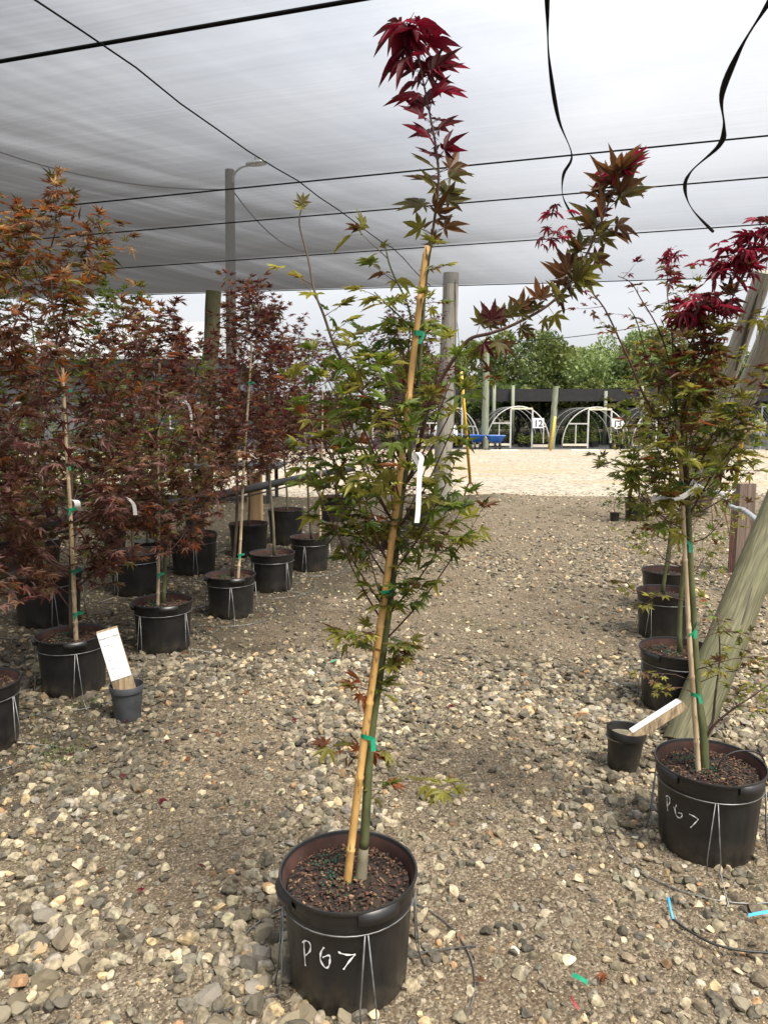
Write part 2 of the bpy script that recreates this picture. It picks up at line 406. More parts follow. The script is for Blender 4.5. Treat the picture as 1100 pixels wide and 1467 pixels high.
def rotz_tilt(n, tilt):
    a = nr.uniform(0, 2 * np.pi, n); b = nr.normal(scale=tilt, size=n); c = nr.normal(scale=tilt, size=n)
    ca, sa, cb, sb, cc, s2 = np.cos(a), np.sin(a), np.cos(b), np.sin(b), np.cos(c), np.sin(c)
    Z = np.zeros(n); O = np.ones(n)
    Rz = np.stack([ca, -sa, Z, sa, ca, Z, Z, Z, O], 1).reshape(n, 3, 3)
    Rx = np.stack([O, Z, Z, Z, cb, -sb, Z, sb, cb], 1).reshape(n, 3, 3)
    Ry = np.stack([cc, Z, s2, Z, O, Z, -s2, Z, cc], 1).reshape(n, 3, 3)
    return Rz @ Rx @ Ry
def patch(x, y):
    """how densely stones lie: worn bare tracks and thicker drifts"""
    return .62 + .30 * np.sin(1.9 * x + .8 * y + 1.2) * np.sin(1.1 * y - 1.3 * x + .4) + .2 * np.sin(4.3 * x - 2.1 * y) * np.sin(3.1 * y + 2. * x + 1) - .45 * np.exp(-((x - .12 - .06 * y) / .36) ** 2) - .25 * np.exp(-((x + .75 - .05 * y) / .22) ** 2)
def scatter(n, y0, y1, smin, smax, power):
    u = nr.uniform(0, 1, n); Y = np.sqrt(y0 * y0 + u * (y1 * y1 - y0 * y0)); X = nr.uniform(-.62, .62, n) * (Y + .25)
    pt = np.clip(patch(X, Y) + .24, .32, 1) * (1 - .15 * np.clip((-(X - .30 * Y) - 1.5 + .5 * np.sin(3 * Y + 2 * X)) / .8, 0, 1)); k = nr.uniform(0, 1, n) < pt; X, Y, pt = X[k], Y[k], pt[k]
    s = smin + (smax - smin) * nr.uniform(0, 1, len(X)) ** power * np.clip(pt * 1.2, .62, 1)
    return X, Y, s
def stones_mesh(X, Y, s, protos):
    Vs, Ts, Cs = [], [], []; off = 0; n = len(X)
    Rm = rotz_tilt(n, .3); idx = nr.integers(0, len(protos), n); ci = nr.choice(len(STONE_COLS), n, p=STONE_W)
    moss_shade = np.clip((-(X - .30 * Y) - 1.5 + .5 * np.sin(3 * Y + 2 * X)) / .8, 0, 1)  # moss and tree shade by the left row, darkened into the stone colours
    cc = STONE_COLS[ci] * (1 - .5 * moss_shade * nr.uniform(.4, 1, n))[:, None] * nr.uniform(.4, 1.4, (n, 1)) * np.clip(nr.normal(1, .015, (n, 3)), .9, 1.1)
    for pi, (V, Fc) in enumerate(protos):
        w_ = np.where(idx == pi)[0]
        if not len(w_): continue
        A = np.einsum('nij,vj->nvi', Rm[w_], V) * s[w_, None, None]
        A[:, :, 0] += X[w_, None]; A[:, :, 1] += Y[w_, None]; A[:, :, 2] += (s[w_] * nr.uniform(.0, .3, len(w_)))[:, None]
        Vs.append(A.reshape(-1, 3)); m = len(V)
        Ts.append((Fc[None] + (np.arange(len(w_)) * m)[:, None, None]).reshape(-1, 3) + off)
        Cs.append(np.repeat(cc[w_], m, 0)); off += len(w_) * m
    return np.concatenate(Vs), np.concatenate(Ts), np.concatenate(Cs)
X1, Y1, S1 = scatter(72000, 1.15, 4.4, .003, .036, 4.7)
X2, Y2, S2 = scatter(44000, 4.4, 9, .006, .031, 3.4)
X3, Y3, S3 = scatter(11000, 9, 14.3, .010, .030, 1.8)
# the 300 that show largest are objects of their own
o_ = np.argsort(-(S1 / Y1)); big = o_[:300]; rest = o_[300:]
hm = (S1[rest] > .012) & (Y1[rest] < 2.9); hi = rest[hm]; lo = rest[~hm]
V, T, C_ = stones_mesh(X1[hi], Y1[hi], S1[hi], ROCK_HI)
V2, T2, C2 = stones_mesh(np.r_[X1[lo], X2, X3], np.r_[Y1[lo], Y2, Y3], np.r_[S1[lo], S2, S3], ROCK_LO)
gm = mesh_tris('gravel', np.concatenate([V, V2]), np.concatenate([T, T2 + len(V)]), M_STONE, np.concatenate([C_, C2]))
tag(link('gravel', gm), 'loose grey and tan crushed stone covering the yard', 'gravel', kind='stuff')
rock_me = []
for i in range(120):
    V, Fc = ROCK_HI[i % 36]; c = STONE_COLS[nr.choice(len(STONE_COLS), p=STONE_W)] * nr.uniform(.8, 1.2)
    rock_me.append(mesh_tris('stone', V, Fc, M_STONE, c))
Rb = rotz_tilt(300, .3)
for i, k in enumerate(big):
    s = float(S1[k]) * random.Random(i).uniform(1, 1.25)
    mt = Matrix(Rb[i].tolist()).to_4x4() @ Matrix.Scale(s, 4)
    mt.translation = (X1[k], Y1[k], s * .24)
    link('stone', rock_me[(i * 7) % len(rock_me)], ground, mat4=mt)

# ------------------------------------------------------------------ shade roof
ANG = R(-17); U = Vector((math.cos(ANG), math.sin(ANG), 0)); Wv = Vector((-math.sin(ANG), math.cos(ANG), 0))
def UV(u, v, z): return U * u + Wv * v + Vector((0, 0, z))
def zedge(u): return 3.48 - .022 * (u - 1.1)
CAB = [-7.6, -1.7, 1.3, 4.16, 7.02, 8.19, 10.12, 12.0]
def cloth_z(u, v):
    zb = 3.76
    if v > 10.12:
        t = (v - 10.12) / 1.88; zb = 3.76 * (1 - t) + zedge(u) * t
    sag = 0
    for a, b in zip(CAB, CAB[1:]):
        if a <= v <= b:
            t = (v - a) / (b - a); sag = .018 * (b - a) * 4 * t * (1 - t)
    wr = .010 * math.sin(v * 7 + u * 5.2 + 1.5 * math.sin(u * .8)) * math.sin(math.pi * min(1, max(0, (v + 7.6) / 19.6)))
    if any(abs(v - c) < 1e-6 for c in CAB): wr = 0; sag = 0
    return zb - sag + wr * (.4 + .6 / (1 + math.exp((u + 4) * .8)))
def cloth_material():
    m = bpy.data.materials.new('knitted_shade_cloth'); m.use_nodes = True; n = m.node_tree.nodes; l = m.node_tree.links
    n.remove(n['Principled BSDF'])
    tcn = n.new('ShaderNodeTexCoord'); rot = n.new('ShaderNodeMapping'); rot.inputs['Rotation'].default_value = (0, 0, -ANG)
    l.new(tcn.outputs['Object'], rot.inputs[0])
    def math_(op, a, b=None, clamp=False):
        x = n.new('ShaderNodeMath'); x.operation = op; x.use_clamp = clamp
        for i, q in enumerate((a, b)):
            if q is None: continue
            if isinstance(q, (int, float)): x.inputs[i].default_value = q
            else: l.new(q, x.inputs[i])
        return x.outputs[0]
    def streak(scale, sx, sy, det=5, rot2=0):
        m0 = n.new('ShaderNodeMapping'); m0.inputs['Rotation'].default_value = (0, 0, rot2); l.new(rot.outputs[0], m0.inputs[0])
        mp_ = n.new('ShaderNodeMapping'); mp_.inputs['Scale'].default_value = (sx, sy, 1)
        l.new(m0.outputs[0], mp_.inputs[0])
        x = n.new('ShaderNodeTexNoise'); x.inputs['Scale'].default_value = scale; x.inputs['Detail'].default_value = det; x.inputs['Roughness'].default_value = .6
        l.new(mp_.outputs[0], x.inputs['Vector']); return x.outputs[0]
    s1 = streak(1.0, .10, 9); s2 = streak(1.0, .35, 30, 3); s3 = streak(1., .22, 2.6, 2, R(-67)); big_ = streak(.35, 1, 1, 3)
    sep = n.new('ShaderNodeSeparateXYZ'); l.new(rot.outputs[0], sep.inputs[0])
    # weave is tighter (two knitted widths lapped) toward one side
    lap = n.new('ShaderNodeMapRange'); lap.interpolation_type = 'SMOOTHSTEP'
    lap.inputs[1].default_value = .2; lap.inputs[2].default_value = -10; lap.inputs[3].default_value = 0; lap.inputs[4].default_value = 1
    l.new(sep.outputs[0], lap.inputs[0])
    tau = math_('ADD', .10, math_('MULTIPLY', lap.outputs[0], 1.2))
    tau = math_('MULTIPLY', tau, math_('ADD', .76, math_('MULTIPLY', s1, .22)))
    tau = math_('MULTIPLY', tau, math_('ADD', .85, math_('MULTIPLY', s2, .3)))
    dg = math_('MULTIPLY', math_('SUBTRACT', s3, .5), math_('ADD', .25, math_('MULTIPLY', lap.outputs[0], 2.1)))
    tau = math_('MULTIPLY', tau, math_('ADD', 1.0, dg))
    tau = math_('MULTIPLY', tau, math_('ADD', .85, math_('MULTIPLY', big_, .35)))
    # a knitted net closes up as it is seen more edge-on: 1 - exp(-tau / cos)
    geo = n.new('ShaderNodeNewGeometry'); dot = n.new('ShaderNodeVectorMath'); dot.operation = 'DOT_PRODUCT'
    l.new(geo.outputs['Normal'], dot.inputs[0]); l.new(geo.outputs['Incoming'], dot.inputs[1])
    cs = math_('MAXIMUM', math_('ABSOLUTE', dot.outputs['Value']), .05)
    op = math_('SUBTRACT', 1.0, math_('POWER', 2.71828, math_('MULTIPLY', math_('DIVIDE', tau, cs), -1.0)))
    tp = n.new('ShaderNodeBsdfTransparent'); tp.inputs[0].default_value = (1, 1, 1, 1)
    df = n.new('ShaderNodeBsdfDiffuse'); df.inputs[0].default_value = (.09, .09, .095, 1)
    tl = n.new('ShaderNodeBsdfTranslucent'); tl.inputs[0].default_value = (.045, .045, .045, 1)
    m1 = n.new('ShaderNodeMixShader'); m1.inputs[0].default_value = .6; l.new(df.outputs[0], m1.inputs[1]); l.new(tl.outputs[0], m1.inputs[2])
    m2 = n.new('ShaderNodeMixShader'); l.new(op, m2.inputs[0]); l.new(tp.outputs[0], m2.inputs[1]); l.new(m1.outputs[0], m2.inputs[2])
    l.new(m2.outputs[0], n['Material Output'].inputs[0])
    return m
us = [-24 + 40 * i / 160 for i in range(161)]
vsn = []
for a, b in zip(CAB, CAB[1:]):
    k = max(6, int((b - a) * 7)); vsn += [a + (b - a) * i / k for i in range(k)]
vsn.append(CAB[-1])
g = MB(); nu = len(us)
g.add([UV(u, v, cloth_z(u, v)) for v in vsn for u in us], [(j * nu + i, j * nu + i + 1, (j + 1) * nu + i + 1, (j + 1) * nu + i) for j in range(len(vsn) - 1) for i in range(nu - 1)])
roof = thing('shade_roof', 'grey knitted shade cloth roof stretched on cables overhead', 'shade cloth', (0, 0, 0))
g.build('cloth', cloth_material(), roof, True)
for v in CAB[1:]:
    pts = [UV(u, v, cloth_z(u, v) - .012) for u in np.linspace(-24, 16, 41)]
    MB().tube(pts, .013 if v < 5 else .0075, 6).build('cable', M_CABLE, roof, True)
for u0 in (-3.05, -11.5, 5.4):
    pts = [UV(u0 + .12 * (v - 4) / 5, v, cloth_z(u0, v) - .026) for v in np.linspace(-7.5, 11.9, 40)]
    MB().tube(pts, .006, 5).build('cross_cable', M_CABLE, roof, True)
# dangling black straps that lace the cloth edges
def strap(pxs, label, r=.012):
    z = 3.70; pts = []
    for i, (x, y, dz) in enumerate(pxs):
        pts.append(PZ(x, y, z - dz))
    pts = smooth_path(pts, 6); m = len(pts)
    rad = [r * (1 + .55 * math.sin(i * .5)) * (1.0 if i < m * .7 else .8) for i in range(m)]
    o = MB().tube(pts, rad, 6).build('lacing_strap', M_CABLE, None, True)
    return tag(o, label, 'strap', 'black lacing straps under the shade roof')
strap([(783, -60, .02), (784, 20, .02), (787, 90, .02), (800, 170, .02), (819, 222, .03), (807, 250, .05), (806, 280, .05), (818, 305, .06), (832, 325, .06)], 'thin black strap snaking down the cloth above the middle tree arching branch', .010)
strap([(1140, -60, .02), (1100, 5, .02), (1060, 70, .03), (1034, 135, .03), (1037, 180, .03), (1030, 208, .04), (990, 245, .05), (981, 270, .05), (992, 300, .06), (1021, 331, .06)], 'thick twisted black strap curling down the cloth at the right side', .015)

# poles
def pole(name, label, a, b, r0, r1, mat, group=None, n=14, wob=.012, seed=0):
    rr = random.Random(seed); a, b = Vector(a), Vector(b); t = thing(name, label, 'pole', a, group); Ln = (b - a).length
    pts = []; rad = []
    for i in range(13):
        q = i / 12; pts.append(Vector((rr.uniform(-1, 1) * wob * (0 < i < 12), rr.uniform(-1, 1) * wob * (0 < i < 12), Ln * q))); rad.append((r0 + (r1 - r0) * q) * (1 + rr.uniform(-.02, .02)))
    sh = link('shaft', MB().tube(pts, rad, n).mesh('shaft', mat, 'auto'), t); sh.rotation_euler = (b - a).to_track_quat('Z', 'Y').to_euler()
    # drying cracks: thin dark slivers let into the surface
    for k in range(9):
        an = rr.uniform(0, 6.28); z0 = Ln * rr.uniform(.02, .85); ln = rr.uniform(.25, .8); g = MB(); Vv = []
        for i in range(8):
            q = i / 7; z = min(Ln * .99, z0 + ln * q); r_ = (r0 + (r1 - r0) * z / Ln) * 1.012 + wob * .25; an2 = an + .12 * math.sin(q * 3 + k); hw = (.0008 + .0042 * math.sin(math.pi * q)) / r_
            Vv += [(r_ * math.cos(an2 - hw), r_ * math.sin(an2 - hw), z), (r_ * math.cos(an2 + hw), r_ * math.sin(an2 + hw), z)]
        g.add(Vv, [(2 * i, 2 * i + 1, 2 * i + 3, 2 * i + 2) for i in range(7)]); link('crack', g.mesh('crack', M_STAIN), sh)
    return t
cp = G(632, 724)
t = pole('support_pole', 'round grey wooden pole holding the roof edge behind the middle tree', cp - Vector((0, 0, .05)), P(646, 391, cp.y), .15, .125, M_POLE, seed=1)
top = P(646, 397, cp.y)
MB().tube([top + Vector((.06, -.13, -.06)), top + Vector((.07, -.15, -1.2)), top + Vector((.05, -.15, -1.9))], .006, 5).build('wire', M_CABLE, t)
lp = P(300, 600, 12.9); lp.z = -.05
pole('support_pole', 'pale leaning wooden pole under the dark far roof corner at left', lp + Vector((-.15, 0, 0)), P(306, 417, 12.95), .15, .13, M_POLEG, seed=2)
b1 = P(978, 712, 12.4); b1.z = -.05
t = pole('brace_pole', 'leaning wooden pole with a long dark knot scar at the roof edge', b1, P(1095, 388, 10.6), .15, .125, M_POLE, seed=3)
# scar
aa, bb = P(1046, 530, 11.2), P(1077, 420, 10.75)
g = MB(); ring = []
dirp = (bb - aa).normalized()
for i in range(15):
    q = i / 14; c = aa.lerp(bb, q) + Vector((.02, -.142, -.02)); wd = .005 + .045 * math.sin(math.pi * min(1, q * .62 + .38)) ** 1.0 * (.25 + q)
    ring.append((c + Vector((-wd, .015, 0)), c + Vector((0, -.004, 0)), c + Vector((wd, .012, 0))))
g.add([p for r_ in ring for p in r_], [(3 * i + k, 3 * i + k + 1, 3 * i + k + 4, 3 * i + k + 3) for i in range(14) for k in (0, 1)])
g.build('scar', M_STAIN, t)
b2 = P(996, 722, 11.3); b2.z = -.05
pole('brace_pole', 'thick smooth leaning wooden pole crossing in front of the scarred pole', b2, P(1143, 385, 8.6), .155, .14, M_POLE, seed=4)
b3 = G(978, 1062); b3.z = -.03
d3 = (P(1092, 790, 3.75) - b3)
pole('brace_pole', 'massive green stained slanting timber pole beside the right front pot', b3, b3 + d3 * 3.0, .092, .088, M_POLEG, n=22, wob=.004, seed=5)
# street lamp seen through the cloth
lpb = P(331, 600, 20); lpb.z = 0
t = thing('street_lamp', 'wooden lamp pole with curved arm and cobra-head lamp above the cloth', 'street lamp', lpb)
MB().tube([lpb, P(329, 243, 20)], [.15, .12], 12).build('pole', M_STAIN, t, 'auto')
a0 = P(333, 262, 19.9); arm = smooth_path([a0, P(336, 248, 19.85), P(346, 239, 19.8), P(358, 236, 19.8)], 4)
MB().tube(arm, .03, 8).build('arm', M_GALV, t, True)
hc = P(368, 233, 19.8)
g = MB()
for k in range(9):
    pass
g.lathe([(.001, -.30), (.07, -.27), (.11, -.1), (.12, .08), (.09, .22), (.001, .25)], 14)
Mh = Matrix.Rotation(R(84), 3, 'Y')
g.V = [tuple((Mh @ Vector((v[0] * .7, v[1], v[2]))) + hc) for v in g.V]
hd = g.build('lamp_head', M_GALV, t, True)
MB().lathe([(.04, 0), (.045, .05), (.03, .11), (.001, .12)], 10, c=hc + Vector((-.02, 0, .07))).build('photocell', M_GALV, hd, True)
for pa, pb, la in (((-60, 195, 20), (322, 271, 20), 'thin overhead wire running left from the lamp pole'), ((336, 276, 20), (440, 360, 26), 'thin overhead wire dropping right from the lamp pole'), ((690, 490, 60), (940, 463, 60), 'distant power line above the background trees')):
    A, B = P(*pa), P(*pb)
    pts = [A.lerp(B, q) - Vector((0, 0, .35 * 4 * q * (1 - q))) for q in np.linspace(0, 1, 14)]
    tag(MB().tube(pts, .018 if pa[2] < 40 else .03, 5).build('overhead_wire', M_CABLE), la, 'wire')
# guy wires with yellow guards
def guy(base, upper, length, label, foot=True, r=.028):
    t = thing('guy_wire', label, 'guy wire', base); d = (upper - base).normalized()
    MB().tube([base + d * .05, upper], .006, 5).build('wire', M_WIRE, t)
    off = .26 if foot else .02
    MB().tube([base + d * off, base + d * (off + length * .5), base + d * (off + length)], [r, r, r * .95], 10).build('yellow_guard', M_YELLOW, t, True)
    if foot:
        for s in (-1, 1):
            MB().tube([base + d * .30, base + d * .22 + Vector((s * .05, 0, 0)), base + Vector((s * .13, 0, .0))], .016, 7).build('anchor_prong', M_REDSTEEL, t)
    return t
gb = G(675, 710)
guy(gb, P(650, 402, cp.y + .1), 2.15, 'yellow guy-wire guard with red forked foot beside the middle pole')
gb2 = G(1048, 734)
guy(gb2, P(1099, 372, 10.5), 2.25, 'yellow guy-wire guard behind the brown square fence post')
gb3 = G(788, 646)
guy(gb3, P(799, 570, gb3.y - .2), 1.45, 'distant yellow guard leaning on the green post between hoop houses', False, .05)

# ------------------------------------------------------------------ leaves
def leaf_geo(nl, width, droop, seed, hi=True, pet=True):
    rr = random.Random(seed)
    if nl == 7: A = [-118, -74, -36, 0, 36, 74, 118]; Ls = [.42, .74, .93, 1, .93, .74, .42]
    else: A = [-92, -44, 0, 44, 92]; Ls = [.52, .86, 1, .86, .52]
    A = [R(a + rr.uniform(-6, 6)) for a in A]; Ls = [q * rr.uniform(.88, 1.06) for q in Ls]
    V = [(0, 0, 0)]; T = []; n = len(A)
    def pol(a, r): return (math.sin(a) * r, math.cos(a) * r)
    sin_r = .30
    sinus = []
    for i in range(n + 1):
        if i == 0: a, r = A[0] - R(32), .10
        elif i == n: a, r = A[-1] + R(32), .10
        else: a, r = (A[i - 1] + A[i]) / 2, sin_r * min(Ls[i - 1], Ls[i]) / .8
        sinus.append(len(V)); V.append((*pol(a, r), rr.uniform(-.01, .02)))
    for i in range(n):
        L_, a = Ls[i], A[i]; ux, uy = math.sin(a), math.cos(a); nx, ny = uy, -ux
        bend = rr.uniform(-.10, .10); wd = width * L_; cup = rr.uniform(.01, .05)
        def q(t, s): return (ux * L_ * t + nx * (s * wd + bend * t * t * L_), uy * L_ * t + ny * (s * wd + bend * t * t * L_), cup * abs(s))
        if hi:
            pts = [q(.45, -1), q(.62, -.88), q(.66, -.70), q(.83, -.36), q(1, 0), q(.83, .36), q(.66, .70), q(.62, .88), q(.45, 1)]
        else: pts = [q(.5, -1), q(1, 0), q(.5, 1)]
        k0 = len(V); V += pts; m = len(pts)
        seq = [sinus[i]] + list(range(k0, k0 + m)) + [sinus[i + 1]]
        for j in range(len(seq) - 1): T.append((0, seq[j + 1], seq[j]))
    W = []
    dr = droop * rr.uniform(.6, 1.4); roll = rr.uniform(-.15, .15); fold = rr.uniform(.0, .7)
    for x, y, z in V:
        r2 = x * x + y * y
        W.append((x, y, z - dr * r2 + roll * x * y + fold * abs(x) * .5))
    if pet:
        k0 = len(W)
        W += [(-.012, -.55, -.05), (.012, -.55, -.05), (.014, .0, .004), (-.014, .0, .004), (0, -.55, -.03)]
        T += [(k0, k0 + 1, k0 + 2), (k0, k0 + 2, k0 + 3), (k0 + 4, k0, k0 + 3), (k0 + 4, k0 + 2, k0 + 1)]
    return np.array(W), np.array(T)
PROTO = {
    'broad': [leaf_geo(5 if i % 2 else 7, .145, (.15, .5, .3, .7)[i % 4], 100 + i) for i in range(12)],
    'droop': [leaf_geo(7, .115, .62, 130 + i) for i in range(6)],
    'fine': [leaf_geo(7, .095, .38, 160 + i) for i in range(8)],
    'finelo': [leaf_geo(7 if i % 2 else 5, .105, .38, 190 + i, False, False) for i in range(8)],
    'broadlo': [leaf_geo(5, .17, .3, 220 + i, False, False) for i in range(8)],
}
PAL = {
    'green': (.115, .160, .022), 'dgreen': (.070, .110, .020), 'olive': (.19, .175, .030), 'ygreen': (.26, .25, .040), 'gold': (.26, .19, .03), 'bronze': (.12, .055, .020),
    'rust': (.22, .068, .02), 'orange': (.32, .12, .025), 'crimson': (.14, .006, .016), 'bright': (.24, .014, .036), 'dred': (.085, .018, .018), 'purple': (.115, .046, .036), 'brown': (.155, .075, .040),
    'mauve': (.22, .12, .10), 'tan': (.36, .22, .10), 'dolive': (.10, .085, .022), 'fgreen': (.06, .10, .02), 'fdark': (.03, .055, .015)}
_lm = {}
def leaf_mesh(style, i, c):
    k = (style, i, c)
    if k not in _lm:
        V, T = PROTO[style][i]; _lm[k] = mesh_tris('leaf', V, T, M_LEAF, PAL[c])
    return _lm[k]
def orth(axis, nrm):
    y = axis.normalized(); x = y.cross(nrm)
    if x.length < 1e-3: x = y.cross(Vector((1, .2, 0)))
    x.normalize(); z = x.cross(y); return x, y, z
def leaves_out(root, leaves, style, lostyle, nobj, rr, name='foliage'):
    """nobj leaves that show largest become objects of their own, the rest one joined part"""
    off = root.location
    vis = sorted(range(len(leaves)), key=lambda i: -leaves[i][3] / max(.3, leaves[i][0].y))
    if nobj < len(leaves):
        cand = vis[:min(len(vis), int(nobj * 1.6))]; rr.shuffle(cand); ob = set(cand[:nobj])
    else: ob = set(vis)
    Vs, Ts, Cs = [], [], []; n0 = 0
    for i, (p, ax, nm, s, c) in enumerate(leaves):
        st = style
        if isinstance(c, tuple): c, st = c
        x, y, z = orth(ax, nm); pi = rr.randrange(len(PROTO[st]))
        if i in ob:
            m = Matrix((x * s, y * s, z * s)).transposed().to_4x4(); m.translation = p - off
            link('leaf', leaf_mesh(st, pi, c), root, mat4=m)
        else:
            if st == style: st = lostyle
            V, T = PROTO[st][pi % len(PROTO[st])]
            B = np.array([x, y, z]) * s
            Vs.append(V @ B + np.array(p - off)); Ts.append(T + n0); n0 += len(V)
            cc = np.array(PAL[c]) * rr.uniform(.65, 1.35); Cs.append(np.repeat(cc[None], len(V), 0))
    if Vs:
        o = link(name, mesh_tris(name, np.concatenate(Vs), np.concatenate(Ts), M_LEAF, np.concatenate(Cs)), root)
        tag(o, kind='stuff')
UP = Vector((0, 0, 1))
def rvec(rr): return Vector((rr.uniform(-1, 1), rr.uniform(-1, 1), rr.uniform(-1, 1)))
def twig(rr, tubes, leaves, start, d, length, size, colfn, rad=.0016, gap=.045, up=.12, flat=.35, first=.25, term=True, rise=0.0, twn=4):
    d = d.normalized(); pts = [start]; n = max(3, int(length / .03)); p = start.copy()
    for i in range(n):
        d = (d + rvec(rr) * .10 + UP * up * .25).normalized(); p = p + d * (length / n); pts.append(p)
    tubes.append((pts, [rad * (1 - .65 * i / n) for i in range(n + 1)], twn))
    k = length * first
    while k < length:
        i = min(n - 1, int(k / length * n)); q = pts[i].lerp(pts[i + 1], k / length * n - i); t = (pts[i + 1] - pts[i]).normalized()
        side = t.cross(UP);
        if side.length < .2: side = t.cross(Vector((math.cos(k * 80), math.sin(k * 80), 0)))
        side.normalize()
        if rr.random() < .35: side = (Matrix.Rotation(R(90), 3, t) @ side)
        for s in (-1, 1):
            if rr.random() < .12: continue
            ax = (t * rr.uniform(.2, .7) + side * s * rr.uniform(.7, 1.1) + rvec(rr) * .25 + UP * rise).normalized()
            sz = size * rr.uniform(.5, 1.25)
            leaves.append((q + ax * sz * .45, ax - UP * rr.uniform(-.05, .35), UP + rvec(rr) * flat, sz, colfn(q, rr)))
        k += gap * rr.uniform(.8, 1.25)
    if term:
        for s in (-1, 0, 1):
            side = d.cross(UP); side = side.normalized() if side.length > .1 else Vector((1, 0, 0))
            ax = (d + side * s * .7 + rvec(rr) * .2).normalized(); sz = size * rr.uniform(.6, 1.05)
            leaves.append((p + ax * sz * .3, ax, UP + rvec(rr) * flat, sz, colfn(p, rr)))
    return pts
def along(pts, t):
    Ls = [0]
    for a, b in zip(pts, pts[1:]): Ls.append(Ls[-1] + (b - a).length)
    x = t * Ls[-1]
    for i in range(len(pts) - 1):
        if x <= Ls[i + 1] or i == len(pts) - 2:
            q = (x - Ls[i]) / max(1e-9, Ls[i + 1] - Ls[i]); return pts[i].lerp(pts[i + 1], q), (pts[i + 1] - pts[i]).normalized()
def put_tubes(root, tubes, name, mat):
    g = MB()
    for pts, rad, n in tubes: g.tube(pts, rad, n, cap=False)
    o = g.build(name, mat, root, True); tag(o, kind='stuff'); return o

# ------------------------------------------------------------------ pots, stands
NS = 120
def pot_mod(r, z, a):
    if .015 < z < .232 and r > .12: return r - .0016 * max(0, math.cos(26 * a)) ** 6
    return r
PROF = [(.001, .004), (.142, .004), (.149, .0), (.153, .008), (.156, .05), (.1635, .18), (.167, .235), (.1685, .240), (.170, .243), (.171, .262), (.1725, .268), (.1745, .272), (.1755, .29), (.180, .292), (.1815, .297), (.1795, .302), (.175, .301), (.172, .292)]
g = MB(); g.lathe(PROF, NS, pot_mod); POT_ME = g.mesh('pot', M_POT, True); POT_ME.set_sharp_from_angle(angle=R(50))
g = MB(); g.lathe([(.172, .293), (.1655, .268), (.163, .245), (.150, .19)], 64); LINER_ME = g.mesh('pot_inside', M_POTIN, True)
def soil_mesh(seed, zs=.262):
    rr = random.Random(seed); g = MB(); n = 40; prof = []
    V = [(0, 0, zs + .012)]; Fs = []
    rings = [.03, .06, .09, .12, .145, .163]
    for r in rings:
        for k in range(n):
            a = 2 * math.pi * k / n; V.append((r * math.cos(a), r * math.sin(a), zs + rr.uniform(-.006, .006) + (.010 * (1 - r / .163)) - .005 * (r > .15)))
    for k in range(n): Fs.append((0, 1 + k, 1 + (k + 1) % n))
    for i in range(len(rings) - 1):
        for k in range(n): Fs.append((1 + i * n + k, 1 + (i + 1) * n + k, 1 + (i + 1) * n + (k + 1) % n, 1 + i * n + (k + 1) % n))
    return g.add(V, Fs).mesh('soil', M_SOIL, True)
SOILS = [soil_mesh(i) for i in range(3)]
def chip_mesh(seed, zs=.266, n=750, fert=True):
    rr = np.random.default_rng(seed); Vs, Ts, Cs = [], [], []; k = 0
    cube = np.array([(x, y, z) for x in (-1, 1) for y in (-1, 1) for z in (-1, 1)], float); cf = np.array([(0, 1, 3), (0, 3, 2), (4, 6, 7), (4, 7, 5), (0, 4, 5), (0, 5, 1), (2, 3, 7), (2, 7, 6), (0, 2, 6), (0, 6, 4), (1, 5, 7), (1, 7, 3)])
    cols = np.array([(.03, .017, .011), (.05, .025, .015), (.10, .055, .03), (.015, .010, .007), (.17, .10, .055), (.07, .025, .016)])
    for i in range(n):
        a = rr.uniform(0, 2 * np.pi); r = .158 * np.sqrt(rr.uniform(.01, 1)); s = np.array([rr.uniform(.0015, .009) * rr.uniform(.4, 1), rr.uniform(.001, .0032), rr.uniform(.0008, .0018)])
        V = cube * s * (1 + rr.normal(scale=.35, size=(8, 3))); b = rr.uniform(0, 6.3); t = rr.normal(scale=.35)
        Rz = np.array([[np.cos(b), -np.sin(b), 0], [np.sin(b), np.cos(b), 0], [0, 0, 1]]); Rx = np.array([[1, 0, 0], [0, np.cos(t), -np.sin(t)], [0, np.sin(t), np.cos(t)]])
        V = V @ Rx.T @ Rz.T + np.array([r * np.cos(a), r * np.sin(a), zs + .010 * (1 - r / .16) + rr.uniform(0, .006)])
        Vs.append(V); Ts.append(cf + k); k += 8; Cs.append(np.repeat(cols[rr.integers(0, 6)][None] * rr.uniform(.7, 1.3), 8, 0))
    if fert:
        Vo, Fo = ico(0)
        for i in range(70):
            cx, cy = ((-.06, .06) if i % 2 else (-.03, -.03)); x = cx + rr.normal(scale=.028); y = cy + rr.normal(scale=.028)
            Vs.append(Vo * .0026 + np.array([x, y, zs + .016])); Ts.append(Fo + k); k += 12; Cs.append(np.repeat(np.array([[.008, .075, .04]]), 12, 0))
    return mesh_tris('bark_mulch', np.concatenate(Vs), np.concatenate(Ts), M_CHIP, np.concatenate(Cs))
CHIPS = [chip_mesh(i) for i in range(2)]; CHIP_LO = chip_mesh(9, n=90, fert=False)
def lug_mesh(a0):
    g = MB(); n = 14; Vv = []
    for i in range(n + 1):
        q = i / n; a = a0 + (q - .5) * .62; bul = math.sin(math.pi * q) ** .5
        for r, z in ((.1745, .262), (.180 + .010 * bul, .268), (.182 + .012 * bul, .288), (.180, .299)):
            Vv.append((r * math.cos(a), r * math.sin(a), z))
    return g.add(Vv, [(i * 4 + k, i * 4 + k + 1, i * 4 + k + 5, i * 4 + k + 4) for i in range(n) for k in range(3)]).mesh('grip_lug', M_POT, True)
